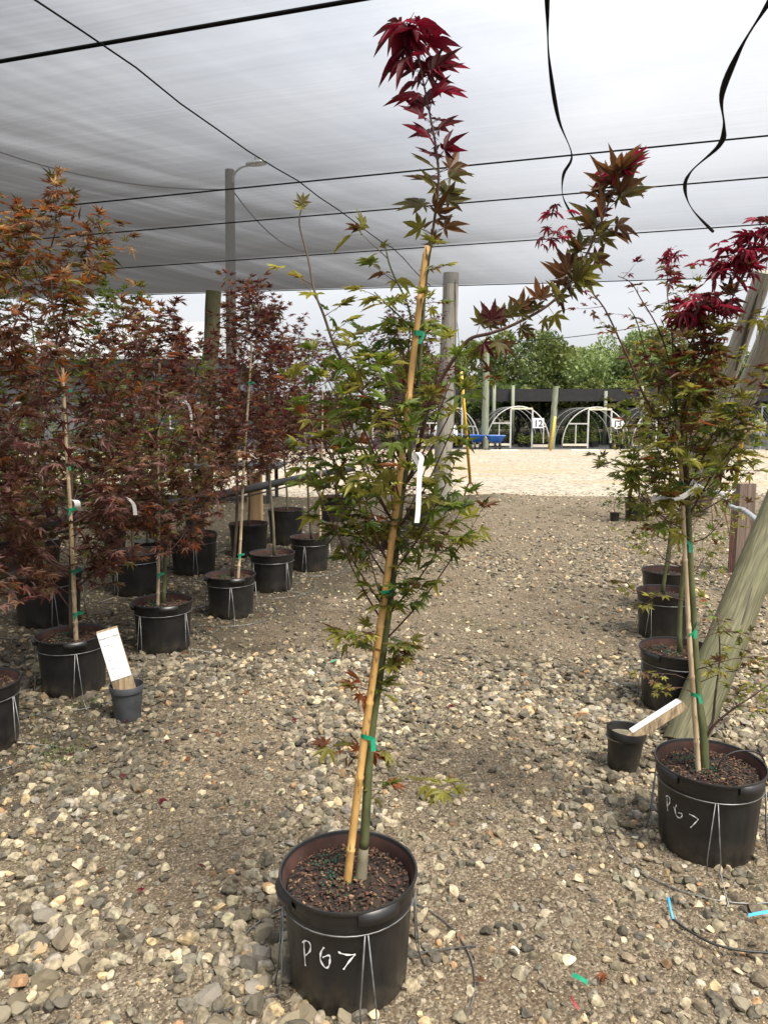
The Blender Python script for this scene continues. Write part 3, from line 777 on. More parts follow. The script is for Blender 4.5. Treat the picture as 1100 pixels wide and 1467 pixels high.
def make_pot(root, s, hs=1.0, near=False, rot=0, mat=None, lugs=(R(-62), R(205), R(75))):
    o = link('pot', POT_ME, root); o.scale = (s, s, s * hs); o.rotation_euler = (0, 0, rot)
    li = link('inside_wall', LINER_ME, o)
    so_ = link('soil', SOILS[int(s * 97) % 3], root); so_.scale = (s * .985, s * .985, s * hs)
    ch = link('bark_mulch', CHIPS[int(s * 31) % 2] if near else CHIP_LO, so_); tag(ch, kind='stuff')
    if near:
        for a in lugs: link('grip_lug', lug_mesh(a - rot), o)
    return o
def wire_stand(base, s, hs, label, rot, zs=.236, outer=1.95):
    t = thing('wire_stand', label, 'wire stand', base, 'wire stands around the pots', 0)
    r = .1712 * s; z = zs * s * hs; w_ = .0022
    def add(name, g): return link(name, g.mesh(name, M_WIRE, True), t)
    add('hoop', MB().tube(circle((0, 0), r + .002, z, 40), w_, 6, closed=True))
    ro = r * outer
    add('ground_ring', MB().tube(circle((0, 0), ro, .006, 48), w_, 6, closed=True))
    for k in range(4):
        a = rot + k * math.pi / 2 + .1 * math.sin(k * 5)
        c = Vector((math.cos(a), math.sin(a), 0)); sd_ = Vector((-c.y, c.x, 0))
        for s_ in (-1, 1):
            r0 = r + .004
            pts = [c * r0 + sd_ * .004 * s_ + UP * z, c * (r0 + .012) + sd_ * (.008 + .012) * s_ + UP * .05, c * (r0 + .02) + sd_ * .020 * s_ + UP * .012, c * (ro + .03) + sd_ * .020 * s_ + UP * .009]
            add('leg', MB().tube(pts if s_ > 0 else pts[:3], w_, 5))
    return t
def tie(root, a, b, r, seed):
    """green tape round stake and trunk with a loose tail"""
    rr = random.Random(seed); a, b = Vector(a), Vector(b); c = (a + b) / 2; d = (b - a); dl = d.length / 2; d.normalize() if d.length > 1e-6 else None
    if dl < 1e-4: d = Vector((1, 0, 0))
    e = d.cross(UP); e.normalize(); pts = []
    g = MB(); n = 20; Vv = []
    for i in range(n):
        q = 2 * math.pi * i / n; p = c + d * math.cos(q) * (dl + r) + e * math.sin(q) * (r * 1.1)
        Vv += [p - UP * .006, p + UP * .006]
    g.add(Vv, [(2 * i, 2 * ((i + 1) % n), 2 * ((i + 1) % n) + 1, 2 * i + 1) for i in range(n)])
    for s_ in (1,) if rr.random() < .5 else (1, -1):
        p = c - d * (dl + r) * .3 - e * r * 1.2 if e.y > 0 else c - d * (dl + r) * .3 + e * r * 1.2
        L_ = rr.uniform(.018, .035); sx = rr.uniform(-.8, .3) * s_
        Vt = []
        for k in range(4):
            q = p + Vector((sx * L_ * k / 3, -.008 * k / 3, -L_ * (k / 3) * (.9 if s_ > 0 else -.25))); Vt += [q - Vector((.006, 0, 0)), q + Vector((.006, .003, 0))]
        g.add(Vt, [(2 * k, 2 * k + 1, 2 * k + 3, 2 * k + 2) for k in range(3)])
    return g.build('tie', M_TIE, root)
def stake(root, a, b, r, mat, seed=0):
    rr = random.Random(seed); a, b = Vector(a), Vector(b); Ln = (b - a).length; pts, rad = [], []; k = 0.0; nxt = rr.uniform(.12, .2)
    while k < Ln:
        q = k / Ln; w_ = Vector((math.sin(k * 5 + seed), math.cos(k * 4), 0)) * .003
        pts.append(a.lerp(b, q) + w_); rad.append(r * (1 - .35 * q))
        if k + .03 > nxt and k > 0:
            p = pts[-1]; d = (b - a).normalized()
            pts += [p + d * .006, p + d * .011, p + d * .016]; rr_ = rad[-1]; rad += [rr_ * 1.16, rr_ * 1.16, rr_ * .96]; k += .02; nxt = k + rr.uniform(.16, .24)
        k += .03
    pts.append(b); rad.append(r * .62)
    return MB().tube(pts, rad, 10).build('stake', mat, root, True)
def ribbon(root, pts, wd, mat, name='tag', side=Vector((1, 0, 0)), label=None):
    pts = smooth_path(pts, 4); Vv = []; n = len(pts)
    for p in pts: Vv += [p - side * wd / 2, p + side * wd / 2]
    back = [Vector(v) + Vector((0, .0008, 0)) for v in Vv]
    g = MB(); g.add(Vv, [(2 * i, 2 * i + 1, 2 * i + 3, 2 * i + 2) for i in range(n - 1)])
    o = g.build(name, mat, root, True)
    if label: o['label'] = label
    return o
def surf_pt(base, px, py, s, hs=1.0, dr=.0012):
    """where the sight line meets the pot's flank"""
    d = ray(px, py); o = Vector((0, 0, CAMH)) - Vector(base); r = .155 * s; t = 0
    for _ in range(6):
        a = d.x ** 2 + d.y ** 2; b = o.x * d.x + o.y * d.y; c = o.x ** 2 + o.y ** 2 - r * r
        t = (-b - math.sqrt(max(0, b * b - a * c))) / a; z = (o + d * t).z / (s * hs)
        r = s * (.156 + (z - .05) * .0585) + dr
    return Vector(base) + o + d * t
def lettering(root, base, strokes, s, wd, label):
    g = MB(); c0 = Vector(base)
    for st in strokes:
        pts = [surf_pt(base, x, y, s) for x, y in st]; pts = smooth_path(pts, 4); n = len(pts); Vv = []
        for i, p in enumerate(pts):
            t = pts[min(i + 1, n - 1)] - pts[max(i - 1, 0)]; nrm = Vector((p.x - c0.x, p.y - c0.y, 0)).normalized()
            sd_ = t.cross(nrm).normalized(); w_ = wd * (.75 + .35 * math.sin(i * 1.3 + len(st)))
            Vv += [p - sd_ * w_ / 2 + nrm * .0008, p + sd_ * w_ / 2 + nrm * .0008]
        g.add(Vv, [(2 * i, 2 * i + 1, 2 * i + 3, 2 * i + 2) for i in range(n - 1)])
    o = g.build('lettering', M_CHALK, root); o['label'] = label
    return o

# ------------------------------------------------------------------ trees in pots
def crown_tree(root, base, seed, zsoil, top, bottom, radius, nb, colfn, size, style, lostyle, nobj, trunk_r=.012, lean=(0, 0), twigs=9, fork=None, mat=M_BARKD, shape=.75, gap=.05, bare=0, cz=None, tw=(.10, .24)):
    rr = random.Random(seed); base = Vector(base); tubes, leaves = [], []
    n = 14; tp = []
    for i in range(n + 1):
        q = i / n; z = zsoil - .02 + (top * .93 - zsoil) * q
        tp.append(base + Vector((lean[0] * q + .018 * math.sin(q * 7 + seed), lean[1] * q + .018 * math.cos(q * 6 + seed), z)))
    tr_ = [trunk_r * (1.25 if i == 0 else 1) * (1 - .82 * i / n) + .0012 for i in range(n + 1)]
    MB().tube(tp, tr_, 9).build('trunk', mat, root, True)
    H = tp[-1].z
    def at_h(z):
        q = max(0, min(1, (z - tp[0].z) / (H - tp[0].z))) * n; i = min(n - 1, int(q)); return tp[i].lerp(tp[i + 1], q - i)
    for b in range(nb):
        q = (b + rr.random()) / nb; he = bottom + (top - bottom) * q
        rad = radius * max(.12, math.sin(math.pi * min(1, q * .9 + .08)) ** shape) * rr.uniform(.55, 1.08)
        a = b * 2.39996 + rr.uniform(-.4, .4); hs_ = max(tp[0].z + .18, he - rad * rr.uniform(.6, 1.2)); hs_ = min(hs_, H)
        s0 = at_h(hs_); e = at_h(he) + Vector((math.cos(a) * rad, math.sin(a) * rad, 0)); e.z = he
        mid = s0.lerp(e, .5) + Vector((math.cos(a), math.sin(a), 0)) * rad * .12 - UP * .02
        bp = smooth_path([s0, mid, e], 5)
        tubes.append((bp, [trunk_r * .38 * (1 - .7 * i / (len(bp) - 1)) for i in range(len(bp))], 5))
        for k in range(twigs):
            t = .30 + .7 * (k + rr.random()) / twigs; p, d = along(bp, min(t, 1))
            dd = d + rvec(rr) * .95; dd.z = dd.z * .6 + .05
            twig(rr, tubes, leaves, p, dd, rr.uniform(*tw), size, colfn, .0014, gap, flat=.45, twn=3)
        twig(rr, tubes, leaves, e, d, rr.uniform(.08, .16), size, colfn, .0014, gap, flat=.45, twn=3)
    for b in range(bare):
        p = at_h(top * .9 - rr.uniform(0, .25)) + Vector((rr.uniform(-.5, .5), rr.uniform(-.5, .5), 0)) * radius
        d = Vector((rr.uniform(-.4, .4), rr.uniform(-.3, .3), 1)); pts = [p]
        for i in range(6): d = (d.normalized() + rvec(rr) * .08); p = p + d.normalized() * rr.uniform(.03, .07); pts.append(p)
        tubes.append((pts, [.0018 * (1 - .1 * i) for i in range(7)], 4))
        for s_ in (2, 4):
            if rr.random() < .5: leaves.append((pts[s_], rvec(rr), UP + rvec(rr) * .4, size * .6, colfn(pts[s_], rr)))
    put_tubes(root, tubes, 'branches', M_TWIG)
    leaves_out(root, leaves, style, lostyle, nobj, rr)
    return at_h, leaves
def pick(rr, items):
    x = rr.random() * sum(w_ for _, w_ in items)
    for c, w_ in items:
        x -= w_
        if x <= 0: return c
    return items[-1][0]
def potbase(cx, ybottom, s):
    p = G(cx, ybottom); p = Vector((p.x, p.y, 0)); d = Vector((p.x, p.y, 0)).normalized(); return p + d * .145 * s

# ================================================================== the middle tree
MS = 1.0
mb_ = potbase(503, 1457, MS); mb_.x = P(499, 1250, mb_.y).x
main = thing('potted_maple', 'tall slim maple in black pot with crimson tip, middle of the path', 'potted tree', mb_, 'potted maples')
mpot = make_pot(main, MS, 1, True, R(10))
lettering(mpot if False else main, mb_, [
    [(300 + x * .3636, 1060 + y * .3636) for x, y in s] for s in (
        [(373, 800), (375, 840), (379, 892)], [(366, 800), (382, 792), (398, 806), (397, 832), (380, 850)],
        [(452, 818), (440, 838), (438, 868), (456, 898), (470, 893), (475, 868), (472, 850), (446, 858)], [(508, 834), (516, 841), (545, 848), (575, 846)], [(575, 846), (552, 872), (528, 906)])], MS, .0052, 'white hand-painted characters P G 7')
wire_stand(mb_, MS, 1, 'wire stand around the pot of the slim crimson-tipped middle tree', R(-73))
YM = mb_.y
def PM(px, py, dy=0.0): return P(px, py, YM + dy)
rr = random.Random(21); tubes, leaves = [], []
tk = smooth_path([PM(514, 1282, .0), PM(521, 1215, .01), PM(524, 1170, .01), PM(531, 1060, .015), PM(545, 960, .02), PM(556, 880, .02), PM(566, 800, .03), PM(574, 720, .03), PM(588, 640, .03), PM(598, 560, .04), PM(604, 480, .04), PM(610, 400, .03), PM(618, 345, .02)], 4)
nt_ = len(tk)
base_k = int(nt_ * .1)
MB().tube(tk[:base_k + 1], [.0205 - .0075 * (i / base_k) ** .6 for i in range(base_k + 1)], 12).build('trunk_base', M_BASE, main, True)
MB().tube(tk[base_k:], [.0128 - .0098 * i / (nt_ - base_k - 1) for i in range(nt_ - base_k)], 12).build('trunk', M_BARKG, main, True)
stk0, stk1 = PM(495, 1284, -.015), PM(613, 352, .0)
so_ = stake(main, stk0, stk1, .0108, M_BAMBOO, 3)
for y, k in ((1038, 1), (822, 2), (466, 3)):
    q = (y - 1284) / (352 - 1284); a = stk0.lerp(stk1, q); b = min(tk, key=lambda p: abs(p.z - a.z)); tie(main, a, b, .015 if y > 700 else .010, k)
def c_leader(p, r):
    h = (p.z - 1.85) / .5
    if h > .70: return (pick(r, [('crimson', 3), ('bright', 1.3), ('dred', 1)]), 'droop')
    if h > .42: return pick(r, [('dred', 1.5), ('bronze', .8), ('crimson', 2.4)])
    return pick(r, [('bronze', 2), ('dolive', 2), ('olive', 1.3)])
lead = smooth_path([PM(618, 345, .02), PM(628, 265), PM(625, 215), PM(616, 165), PM(607, 120), PM(596, 70), PM(582, 28)], 4)
MB().tube(lead, [.0035 - .0022 * i / (len(lead) - 1) for i in range(len(lead))], 7).build('leader', M_TWIG, main, True)
# pairs of leaves up the leader, drawn from where they sit in the crown
for i in range(18):
    t = .03 + .95 * i / 17; p, d = along(lead, t)
    a = i * 1.45 + rr.uniform(-.4, .4)
    for s_ in (0, math.pi):
        h = Vector((math.cos(a + s_), math.sin(a + s_) * .8, 0)); toptip = t > .76
        ax = (h + UP * (.55 if not toptip else .15) + rvec(rr) * .2).normalized(); sz = rr.uniform(.058, .074) if not toptip else rr.uniform(.062, .080)
        q = p + ax * rr.uniform(.018, .034)
        tubes.append(([p, p.lerp(q, .5) + UP * .003, q], [.0011, .0009, .0007], 4))
        if toptip: ax = (h * .8 - UP * rr.uniform(.0, .35) + rvec(rr) * .2)
        leaves.append((q, ax, (UP - h * .1 + rvec(rr) * .4) if toptip else (UP * .4 - h * .3 - Vector((0, .8, 0)) + rvec(rr) * .4), sz, c_leader(q, rr)))
for k in range(4):
    p = lead[-1] + Vector((rr.uniform(-.015, .005), rr.uniform(-.01, .01), rr.uniform(-.03, .005))); ax = Vector((rr.uniform(-1, .5), rr.uniform(-.6, .3), -.2))
    leaves.append((p, ax, UP + rvec(rr) * .3, .072, (pick(rr, [('bright', 2), ('crimson', 1)]), 'droop')))
put_tubes(main, tubes, 'petioles', M_TWIG); tubes = []
def c_main(p, r):
    if p.z > 1.72: return pick(r, [('ygreen', 2), ('olive', 2), ('gold', .7), ('bronze', .8), ('green', 1.2)])
    if p.z > .95: return pick(r, [('green', 4), ('olive', 3.2), ('dgreen', 1.2), ('ygreen', 1.8), ('bronze', .3), ('rust', .15)])
    return pick(r, [('olive', 2), ('green', 1.5), ('ygreen', 1), ('rust', .8), ('bronze', 1)])
def c_arch(p, r):
    h = (p.z - 1.75)
    if h > .33: return (pick(r, [('bright', 2), ('crimson', 2)]), 'droop')
    if h > .12: return pick(r, [('bronze', 3), ('dolive', 2), ('crimson', .8), ('rust', .5)])
    return pick(r, [('bronze', 2.5), ('dolive', 2.5), ('dred', 1), ('olive', 1)])
def branch(pts, r0, r1, mat, name='branch'):
    p = smooth_path(pts, 5); m = len(p)
    MB().tube(p, [r0 + (r1 - r0) * i / (m - 1) for i in range(m)], 8).build(name, mat, main, True); return p
arch = branch([PM(594, 660, .03), PM(602, 630, .0), PM(613, 585, -.03), PM(629, 548, -.05), PM(650, 514, -.07), PM(672, 486, -.08), PM(703, 477, -.10), PM(737, 464, -.11), PM(785, 437, -.12), PM(820, 400, -.12), PM(846, 352, -.12), PM(868, 300, -.12), PM(886, 250, -.12)], .0062, .0018, M_TWIG)
left = branch([PM(575, 660, .03), PM(556, 612, 0), PM(533, 580, -.02), PM(505, 545, -.03), PM(490, 517, -.04), PM(477, 490, -.04), PM(464, 452, -.05), PM(450, 415, -.05), PM(441, 368, -.05), PM(429, 322, -.05), PM(432, 298, -.05)], .0055, .0014, M_BARKD)
br3 = branch([PM(600, 560, .03), PM(594, 500, .05), PM(585, 440, .06), PM(560, 385, .06), PM(552, 352, .06)], .004, .0015, M_BARKG)
br4 = branch([PM(604, 480, .04), PM(575, 455, 0), PM(548, 430, -.02), PM(536, 418, -.03)], .003, .0012, M_BARKG)
br5 = branch([PM(596, 590, .03), PM(583, 540, .08), PM(585, 500, .1), PM(588, 470, .1)], .003, .0012, M_TWIG)
# arching branch: sparse at its elbow, crowded at its tip
for i in range(13):
    t = .42 + .22 * i / 13; p, d = along(arch, t)
    for s_ in ((1, -1) if i % 2 == 0 else (1,)):
        ax = (UP * s_ * rr.uniform(.5, 1) + d * .5 + rvec(rr) * .5); sz = rr.uniform(.032, .055); leaves.append((p + ax.normalized() * sz * .6, ax, Vector((0, -1, .3)) + rvec(rr) * .6, sz, c_arch(p, rr)))
for i in range(14):
    t = .63 + .37 * (i + rr.random() * .8) / 14; p, d = along(arch, min(1, t)); a = rr.uniform(0, 6.28)
    n1 = d.cross(Vector((0, 1, 0))).normalized(); n2 = d.cross(n1)
    for s_ in (0, 2.1, 4.2) if i % 2 else (0, math.pi):
        h = n1 * math.cos(a + s_) + n2 * math.sin(a + s_); ax = (h + d * rr.uniform(.1, 1.1) + UP * rr.uniform(-.2, .5) + rvec(rr) * .3).normalized()
        sz = rr.uniform(.046, .076); q = p + ax * rr.uniform(.012, .04); leaves.append((q, ax, (d * .4 - h * .4 - Vector((0, .7, 0)) + rvec(rr) * .7), sz, c_arch(q, rr)))
for k in range(5):
    p = arch[-1] + rvec(rr) * .012; leaves.append((p, Vector((rr.uniform(-.7, 1), rr.uniform(-.5, .4), rr.uniform(-.2, .6))), UP + rvec(rr) * .5, .066, (pick(rr, [('bright', 2), ('crimson', 1)]), 'droop')))
# shoots on the explicit branches
def shoots(pts, n, t0, t1, L0, L1, size, cf, spread=.9, **kw):
    for i in range(n):
        t = t0 + (t1 - t0) * (i + rr.random() * .8) / n; p, d = along(pts, min(1, t)); dd = d * .5 + rvec(rr) * spread; dd.z = dd.z * .6 + .1
        twig(rr, tubes, leaves, p, dd, rr.uniform(L0, L1), size, cf, .0014, .055, **kw)
shoots(left, 7, .05, .5,   .06, .14, .050, c_main); shoots(left, 4, .52, .76, .04, .08, .046, c_main)
leaves += [(left[-1] + UP * .01, Vector((.1, 0, 1)), Vector((0, -1, 0)), .032, 'dolive'), (left[-1], Vector((-.3, 0, .8)), Vector((0, -1, .2)), .026, 'olive')]
shoots(br3, 5, .3, 1, .04, .10, .050, c_main); shoots(br4, 4, .4, 1, .04, .07, .048, c_main); shoots(br5, 4, .1, .9, .05, .1, .046, c_main)
shoots(tk, 4, .88, .99, .04, .09, .036, c_main)
# scaffold branches of the middle crown
ends = [(440, 590, -.10), (452, 640, -.06), (447, 690, -.12), (470, 545, .05), (500, 600, -.14), (512, 690, -.12), (470, 735, -.08), (520, 760, -.10), (640, 560, -.08), (668, 545, -.05), (650, 610, -.12), (640, 690, -.05), (655, 740, -.08), (672, 762, -.03), (560, 560, -.16), (560, 640, -.18), (610, 600, -.14), (540, 520, .1), (620, 640, .12), (500, 650, .14), (570, 480, .02), (530, 560, .12), (580, 700, -.14), (500, 560, -.05), (455, 612, .06), (600, 530, .14), (630, 520, .03), (480, 580, -.12), (520, 540, -.12), (556, 670, .1), (585, 570, .1), (515, 580, .05), (490, 660, .0)]
for i, (x, y, dy) in enumerate(ends):
    e = PM(x, y, dy); k = min(range(nt_), key=lambda j: abs(tk[j].z - (e.z - .12 - .25 * abs(x - 580) / 140))); s0 = tk[k]
    bp = smooth_path([s0, s0.lerp(e, .5) - UP * .02, e], 5); tubes.append((bp, [.0028 - .0016 * j / (len(bp) - 1) for j in range(len(bp))], 5))
    d = (bp[-1] - bp[-3]).normalized()
    twig(rr, tubes, leaves, e, d, rr.uniform(.05, .09), .044, c_main, .0013, .05)
    for q in range(1 + i % 2):
        p, d = along(bp, rr.uniform(.5, .95)); dd = d + rvec(rr) * .9; dd.z *= .4
        twig(rr, tubes, leaves, p, dd, rr.uniform(.05, .11), .043, c_main, .0013, .055)
# low shoots near the foot of the trunk
for x0, y0, x1, y1, n_, cf in ((537, 905, 505, 905, 3, None), (548, 930, 572, 938, 3, None), (545, 955, 570, 950, 2, None), (540, 990, 508, 985, 3, 'rust'), (540, 1000, 552, 985, 2, None), (530, 1090, 472, 1068, 4, 'rust'), (527, 1150, 560, 1118, 3, None), (560, 1118, 648, 1128, 5, 'olive'), (556, 860, 580, 842, 3, None), (552, 790, 505, 770, 3, None), (566, 830, 585, 770, 2, None), (566, 780, 650, 772, 4, None), (545, 870, 562, 872, 2, None), (556, 880, 598, 850, 4, None), (550, 920, 585, 925, 4, None), (545, 940, 490, 908, 4, None), (553, 860, 530, 845, 3, None), (530, 1060, 545, 1075, 1, None), (556, 800, 480, 772, 4, None), (560, 785, 600, 750, 3, None), (562, 760, 520, 735, 3, None), (556, 800, 500, 745, 4, None), (560, 790, 455, 740, 5, None), (568, 790, 668, 735, 5, None), (564, 800, 640, 752, 4, None), (562, 770, 470, 700, 5, None), (566, 770, 680, 775, 5, None), (575, 720, 500, 640, 5, None), (578, 715, 640, 650, 5, None), (566, 780, 540, 690, 5, None), (570, 760, 610, 700, 4, None), (560, 740, 480, 690, 4, None)):
    a, b = PM(x0, y0, .02), PM(x1, y1, rr.uniform(-.06, .03))
    cfn = (lambda c: (lambda p, r: pick(r, [(c, 3), ('bronze', 1), ('olive', 1.5)])))(cf) if cf else c_main
    ln = (b - a).length
    twig(rr, tubes, leaves, a, b - a, ln, .044, cfn, .0013, ln / n_ * .8, up=.05, first=.3)
put_tubes(main, tubes, 'twigs', M_TWIG)
leaves_out(main, leaves, 'broad', 'broad', 300, random.Random(4))
ribbon(main, [PM(601, 668, -.24), PM(594, 655, -.245), PM(598, 648, -.25), PM(604, 656, -.25), PM(602, 668, -.25), PM(600, 700, -.25), PM(599, 730, -.25), PM(597, 749, -.25)], .0105, M_TAG, label='blank white looped plastic tag')

# ================================================================== the right front tree
rb = potbase(1020, 1240, 1.0); rb.x = P(1016, 1105, rb.y).x
rt = thing('potted_maple', 'broad red-topped maple in black pot at the right beside slanting timber', 'potted tree', rb, 'potted maples')
make_pot(rt, 1.0, 1, True, R(40), lugs=(R(-66), R(196), R(80)))
lettering(rt, rb, [[(840 + x * .2725, 980 + y * .2725) for x, y in s] for s in (
    [(424, 600), (425, 635), (428, 668)], [(417, 592), (430, 590), (439, 606), (437, 628), (427, 642)], [(459, 646), (464, 664)],
    [(474, 636), (467, 660), (472, 690), (490, 706), (503, 694), (500, 682), (482, 678)], [(540, 684), (566, 697), (588, 713)], [(588, 713), (570, 733), (547, 756)])], 1.0, .0042, 'white hand-painted characters P G 7')
wire_stand(rb, 1.0, 1, 'wire stand around the lettered pot of the right red-topped tree', R(-106))
YR = rb.y
def PR(px, py, dy=0.0): return P(px, py, YR + dy)
rr = random.Random(33); tubes, leaves = [], []
def rbranch(pts, r0, r1, mat, name='branch'):
    p = smooth_path(pts, 4); m = len(p)
    MB().tube(p, [r0 + (r1 - r0) * i / (m - 1) for i in range(m)], 8).build(name, mat, rt, True); return p
rtk = rbranch([PR(1009, 1112), PR(1009, 1080), PR(1007, 1042), PR(1000, 996, .02), PR(995, 916, .03), PR(989, 809, .03), PR(985, 720, .03), PR(978, 650, .03), PR(969, 595, .02), PR(965, 555), PR(966, 530), PR(980, 508), PR(1000, 470, .02), PR(1010, 430, .04)], .0155, .0022, M_BARKG, 'trunk')
rs2 = rbranch([PR(1007, 1050), PR(1020, 1035, .01), PR(1024, 1000, .02), PR(1031, 940, .03), PR(1028, 880, .05)], .006, .002, M_BARKD)
rs3 = rbranch([PR(1010, 1062), PR(1022, 1040, -.02), PR(1050, 1016, -.04), PR(1082, 995, -.05), PR(1118, 968, -.06)], .005, .0015, M_TWIG)
rA = rbranch([PR(984, 700, .03), PR(977, 640, -.02), PR(978, 590, -.04), PR(990, 545, -.05), PR(1012, 505, -.06), PR(1030, 470, -.06), PR(1054, 415, -.06), PR(1078, 360, -.06)], .0055, .002, M_TWIG)
rB = rbranch([PR(980, 670, .03), PR(950, 615, .0), PR(922, 566, -.03), PR(903, 520, -.03), PR(888, 488, -.03), PR(866, 442, -.03), PR(838, 404, -.03), PR(812, 345, -.02), PR(790, 330, -.02)], .0048, .0012, M_TWIG)
rC = rbranch([PR(966, 560, .02), PR(955, 505, .0), PR(940, 465, -.02), PR(918, 428, -.03), PR(904, 405, -.04), PR(885, 395, -.04)], .003, .0012, M_TWIG)
rD = rbranch([PR(968, 590, .02), PR(930, 520, .06), PR(912, 460, .08), PR(900, 440, .08)], .003, .0012, M_BARKG)
rE = rbranch([PR(984, 700, .03), PR(1010, 650, -.04), PR(1045, 605, -.08), PR(1085, 575, -.1), PR(1110, 560, -.1)], .0035, .0014, M_TWIG)
rF = rbranch([PR(986, 740, .03), PR(1015, 690, .0), PR(1050, 640, .02), PR(1080, 610, .02)], .0035, .0014, M_TWIG)
rG = rbranch([PR(965, 540, .02), PR(962, 470, .03), PR(955, 410, .04), PR(962, 375, .04)], .0026, .0010, M_TWIG)
stk0, stk1 = PR(1000, 1115, -.02), PR(970, 600, .0)
stake(rt, stk0, stk1, .0095, M_BAMBOOP, 8)
for y, k in ((990, 11), (900, 12), (770, 13), (690, 14)):
    q = (y - 1115) / (600 - 1115); a = stk0.lerp(stk1, q); b = min(rtk, key=lambda p: abs(p.z - a.z)); tie(rt, a, b, .012, k)
def c_right(p, r):
    if p.z > 2.02: return (pick(r, [('bright', 3), ('crimson', 2)]), 'droop')
    if p.z > 1.78: return pick(r, [('dred', 2), ('crimson', 1.5), ('bronze', 2), ('dolive', 1.4)])
    if p.z > 1.55: return pick(r, [('bronze', 2), ('dolive', 2), ('olive', 3), ('dred', .3), ('rust', .7), ('green', .8)])
    return pick(r, [('olive', 3.4), ('green', 2.6), ('dolive', 1.2), ('ygreen', 1.4), ('bronze', .6), ('rust', .35)])
def rshoots(pts, n, t0, t1, L0, L1, size, cf=c_right, spread=.9, gap=.042, **kw):
    for i in range(n):
        t = t0 + (t1 - t0) * (i + rr.random() * .8) / n; p, d = along(pts, min(1, t)); dd = d * .5 + rvec(rr) * spread; dd.z = dd.z * .5 + .08
        twig(rr, tubes, leaves, p, dd, rr.uniform(L0, L1), size, cf, .0013, gap, **kw)
rshoots(rA, 18, .3, .85, .05, .13, .046); rshoots(rB, 11, .15, .9, .04, .10, .028); rshoots(rC, 5, .3, 1, .04, .08, .03); rshoots(rD, 5, .3, 1, .04, .08, .028)
rshoots(rE, 12, .25, 1, .05, .13, .042); rshoots(rF, 12, .25, 1, .05, .13, .042); rshoots(rG, 9, .2, 1, .04, .08, .036)
rshoots(rtk, 42, .50, .86, .08, .24, .042, spread=1.1); rshoots(rtk, 22, .8, 1, .05, .12, .044)
rshoots(rs2, 6, .4, 1, .05, .12, .03); rshoots(rs3, 8, .3, 1, .05, .12, .03)
for x, y, dy in ((905, 640, -.05), (890, 665, -.02), (910, 700, -.08), (935, 680, -.1), (940, 640, -.12), (1030, 610, -.12), (1045, 660, -.08), (1000, 660, -.14), (930, 600, -.1), (1060, 590, .08), (990, 560, -.12), (1010, 575, .1), (925, 655, .1), (950, 595, .12), (1000, 620, .12), (1030, 560, -.03), (1055, 640, .1), (960, 640, -.15), (985, 600, -.16), (1040, 580, -.1), (880, 665, .1)):
    e = PR(x, y, dy); k = min(range(len(rtk)), key=lambda j: abs(rtk[j].z - (e.z - .14))); s0 = rtk[k]
    bp = smooth_path([s0, s0.lerp(e, .5) - UP * .02, e], 5); tubes.append((bp, [.0026 - .0015 * j / (len(bp) - 1) for j in range(len(bp))], 5))
    for q in range(3):
        p, d = along(bp, rr.uniform(.45, 1)); dd = d + rvec(rr) * .9; dd.z *= .4
        twig(rr, tubes, leaves, p, dd, rr.uniform(.06, .12), .042, c_right, .0013, .042)
# low tufts along the stem
for x, y, dy in ((945, 965, -.05), (960, 985, -.08), (1060, 960, -.05), (1085, 940, -.05), (1055, 905, 0), (1020, 900, .03), (930, 855, .02), (905, 850, .05), (1015, 960, -.06)):
    e = PR(x, y, dy); k = min(range(len(rtk)), key=lambda j: abs(rtk[j].z - (e.z - .05))); s0 = rtk[k]
    bp = [s0, s0.lerp(e, .6) + UP * .01, e]; tubes.append((bp, [.0018, .0014, .001], 4))
    for q in range(2):
        p, d = along(bp, rr.uniform(.6, 1)); twig(rr, tubes, leaves, p, d + rvec(rr) * .7, rr.uniform(.05, .09), .03, lambda p, r: pick(r, [('olive', 3), ('dolive', 2), ('ygreen', 1), ('bronze', .7)]), .0012, .036)
# crimson heads
for (x, y, n_, sp) in ((1072, 362, 34, .05), (1045, 372, 20, .035), (1092, 330, 14, .03), (1015, 440, 22, .04), (980, 448, 12, .03), (1000, 500, 8, .04), (968, 365, 9, .02), (797, 302, 6, .015), (800, 330, 6, .02), (783, 340, 4, .02)):
    for k in range(n_):
        p = PR(x, y, -.05) + Vector((rr.gauss(0, sp), rr.gauss(0, sp), rr.gauss(0, sp * .5))); big_l = n_ > 9
        ax = Vector((rr.uniform(-1, .8), rr.uniform(-1, .5), rr.uniform(-.5, .15)))
        leaves.append((p, ax, UP + rvec(rr) * .4, rr.uniform(.042, .066) if big_l else rr.uniform(.026, .04), (pick(rr, [('bright', 3), ('crimson', 2), ('dred', .6)]), 'droop')))
put_tubes(rt, tubes, 'twigs', M_TWIG)
leaves_out(rt, leaves, 'broad', 'broadlo', 300, random.Random(6))
ribbon(rt, [PR(934, 713, -.06), PR(950, 716, -.07), PR(972, 714, -.08), PR(988, 705, -.08), PR(998, 695, -.06)], .022, M_TAG, side=Vector((.15, 0, 1)), label='blank white tag folded around the stems')
ribbon(rt, [PR(985, 700, -.05), PR(992, 690, -.06), PR(998, 702, -.06), PR(990, 708, -.05)], .018, M_TAG, side=Vector((.3, 0, 1)))
